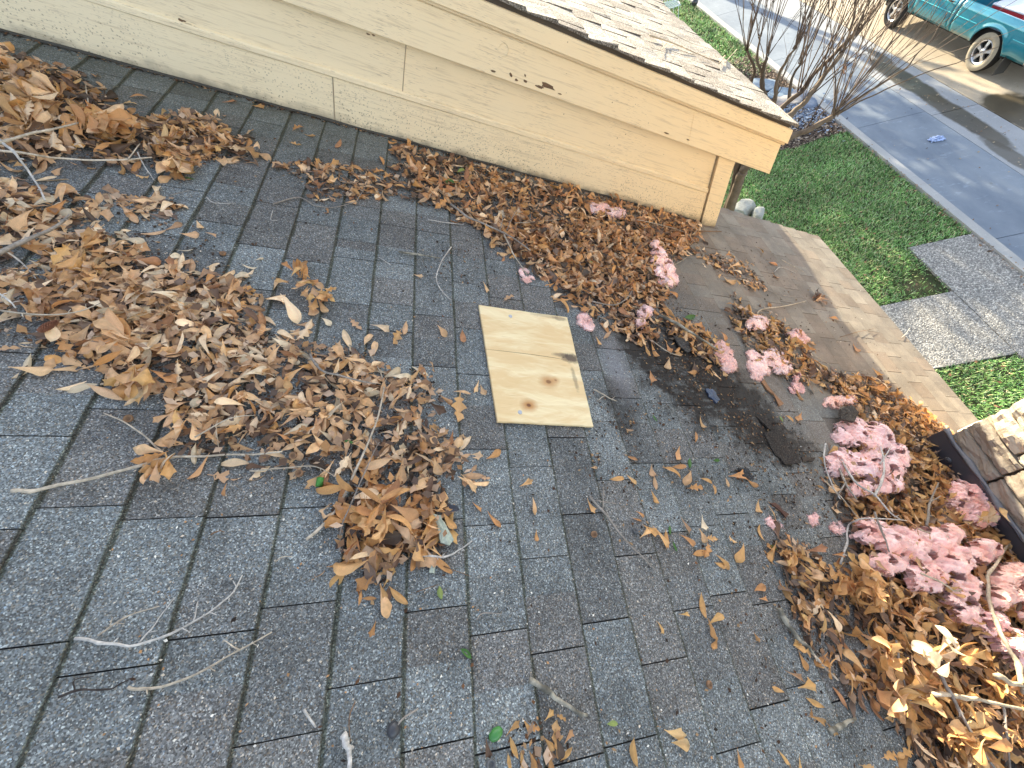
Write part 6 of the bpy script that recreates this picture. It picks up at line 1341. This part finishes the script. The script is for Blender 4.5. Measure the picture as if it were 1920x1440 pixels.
limbs += [([knob, a1(1600, 190, .42), a1(1650, 158, .5), a1(1695, 128, .6), a1(1740, 80, .7), a1(1777, 22, .85)], .014, .004), ([knob, a1(1625, 185, .3), a1(1700, 150, .4), a1(1790, 118, .5), a1(1870, 88, .6)], .010, .003),
  ([knob, a1(1590, 180, .4), a1(1640, 120, .55), a1(1690, 60, .7), a1(1740, 0, .9)], .013, .004), ([knob, a1(1575, 150, .4), a1(1600, 70, .6), a1(1640, -20, .8)], .012, .004), ([a1(1612, 55, .95), a1(1640, 20, 1.05), a1(1665, -25, 1.1)], .016, .01), ([a1(1580, 100, .75), a1(1600, 40, .9), a1(1605, -20, 1.0)], .016, .008)]
whips = [(knob, (.45, .5, 1.0), .42, 13, 1.2, 2.8, .0070), (a1(1580, 100, .75), (.3, .5, 1.), .3, 9, 1.0, 2.2, .008), (a1(1612, 55, .95), (.3, .5, 1.), .3, 8, .9, 2., .007), (a1(1540, 150, .6), (.1, .3, 1.), .35, 8, 1.2, 2.6, .008), (a1(1500, 172, .6), (.15, .2, 1.), .3, 7, 1.2, 2.6, .008),
         (a1(1512, 245, .25), (.3, .2, 1.), .3, 4, .8, 1.8, .006), (a1(1565, 212, .35), (1.0, .3, .75), .30, 8, 1.6, 2.9, .0065), (a1(1562, 218, .35), (1.2, .1, .6), .22, 4, 1.4, 2.4, .006), (a1(1505, 195, .45), (.6, .5, .8), .25, 8, 1.5, 2.8, .008)]
myrtle('bare many-stemmed crape myrtle rising behind the cream wall corner', base1, limbs, whips, 4)
g2_ = gp(1438, 196); base2 = np.array([g2_[0], g2_[1], GZ])
D2 = math.hypot(g2_[0] - CAM[0], g2_[1] - CAM[1])
def a2(px, py, dD=0.): return hd(px, py, D2 + dD)
limbs = [([base2, a2(1430, 165, -.2), a2(1430, 140, -.3), a2(1436, 110, -.5)], .06, .03), ([base2 + np.array([.1, -.1, 0]), a2(1455, 178, -.2), a2(1456, 155, -.3), a2(1470, 120, -.4), a2(1490, 92, -.5)], .05, .02), ([base2 + np.array([.2, -.25, 0]), a2(1478, 190, -.3), a2(1484, 150, -.4), a2(1500, 120, -.5)], .04, .02),
         ([base2 + np.array([-.15, .1, 0]), a2(1408, 160, -.1), a2(1415, 130, -.2), a2(1400, 95, -.3)], .045, .02), ([a2(1430, 140, -.3), a2(1420, 110, -.4), a2(1425, 70, -.5)], .03, .015)]
whips = [(a2(1436, 110, -.5), (.05, .1, 1.), .22, 12, 1.6, 3.6, .010), (a2(1490, 92, -.5), (.15, .2, 1.), .2, 12, 1.4, 3.2, .011), (a2(1500, 120, -.5), (.2, .15, 1.), .22, 11, 1.4, 3.2, .010), (a2(1400, 95, -.3), (-.1, .1, 1.), .22, 13, 1.2, 3., .010), (a2(1425, 70, -.5), (0, .1, 1.), .2, 7, 1.2, 2.6, .008), (a2(1455, 178, -.2), (.1, .1, 1.), .25, 6, 1.2, 2.5, .008)]
myrtle('bare crape myrtle standing further back among the flagstones', base2, limbs, whips, 9)

# ------------------------------------------------------------------ street trees beyond the frame whose crowns dapple the walk and lawn
M_CROWN = tinted('tree_leaves', .7, .2).m
def shade_tree(lab, bx, by, crown, seed, n):
    r_ = np.random.default_rng(seed); rr = random.Random(seed); root = empty('shade_tree', (bx, by, GZ), label=lab, cat='tree')
    b = MB(); top = np.array([bx, by, GZ + 2.2]); b.tube([(bx, by, GZ), (bx + .05, by, GZ + 1.1), tuple(top)], [.28, .22, .18], 10, BARKC[0])
    for c_ in crown: b.tube(smooth([top, (top + np.array(c_[:3])) / 2 + np.array([rr.uniform(-.3, .3), 0, .2]), np.array(c_[:3])], 5), [.12 - .09 * i / 11 for i in range(11)], 7, BARKC[1])
    b.build('trunk', M_TREEBARK, root, smooth=True)
    Vs, Ts = [], []
    for (cx, cy, cz, rx, ry, rz, k) in crown:
        m_ = int(n * k); d = r_.normal(size=(m_, 3)); d /= np.linalg.norm(d, axis=1)[:, None]; p = d * (r_.random((m_, 1)) ** .4) * np.array([rx, ry, rz]) + np.array([cx, cy, cz])
        ns = np.array([mnoise.noise(Vector(q * 1.3)) for q in p]); p = p[ns > -.10]; m_ = len(p)
        a = r_.normal(size=(m_, 3)); a /= np.linalg.norm(a, axis=1)[:, None]; c2 = np.cross(a, r_.normal(size=(m_, 3))); c2 /= np.linalg.norm(c2, axis=1)[:, None]; L_ = r_.uniform(.06, .14, (m_, 1))
        Vs.append(np.stack([p - a * L_, p + c2 * L_ * .5, p + a * L_, p - c2 * L_ * .5], 1).reshape(-1, 3)); Ts.append(np.repeat(np.array([[.05, .10, .03]]) * r_.uniform(.6, 1.5, (m_, 1)), 4, 0))
    V_ = np.concatenate(Vs); link('crown', fastmesh('crown', V_, np.arange(len(V_)).reshape(-1, 4), M_CROWN, tint=np.concatenate(Ts)), root)
SH = [(5.6, 20.0, [(5.5, 19.0, GZ + 4.6, 1.7, 2.2, 1.2, .9), (7.2, 19.5, GZ + 5.2, 1.5, 2.0, 1.2, .8), (4.0, 20, GZ + 5.4, 1.5, 1.8, 1.2, .6), (6.2, 19, GZ + 6.2, 1.8, 2, 1.0, .6)], 3, 3200, 'leafy street tree beyond the top of the frame, over the lawn'),
      (8.4, 21.0, [(8.3, 19.5, GZ + 4.6, 1.2, 2.2, 1.1, .8), (8.9, 20.2, GZ + 5.8, 1.3, 2.0, 1.0, .6), (7.7, 21, GZ + 6.4, 1.4, 1.8, .9, .5)], 5, 3000, 'leafy street tree beyond the top of the frame, over the walk')]
for (bx, by, cr, sd_, n_, lab) in SH: shade_tree(lab, bx, by, cr, sd_, n_)
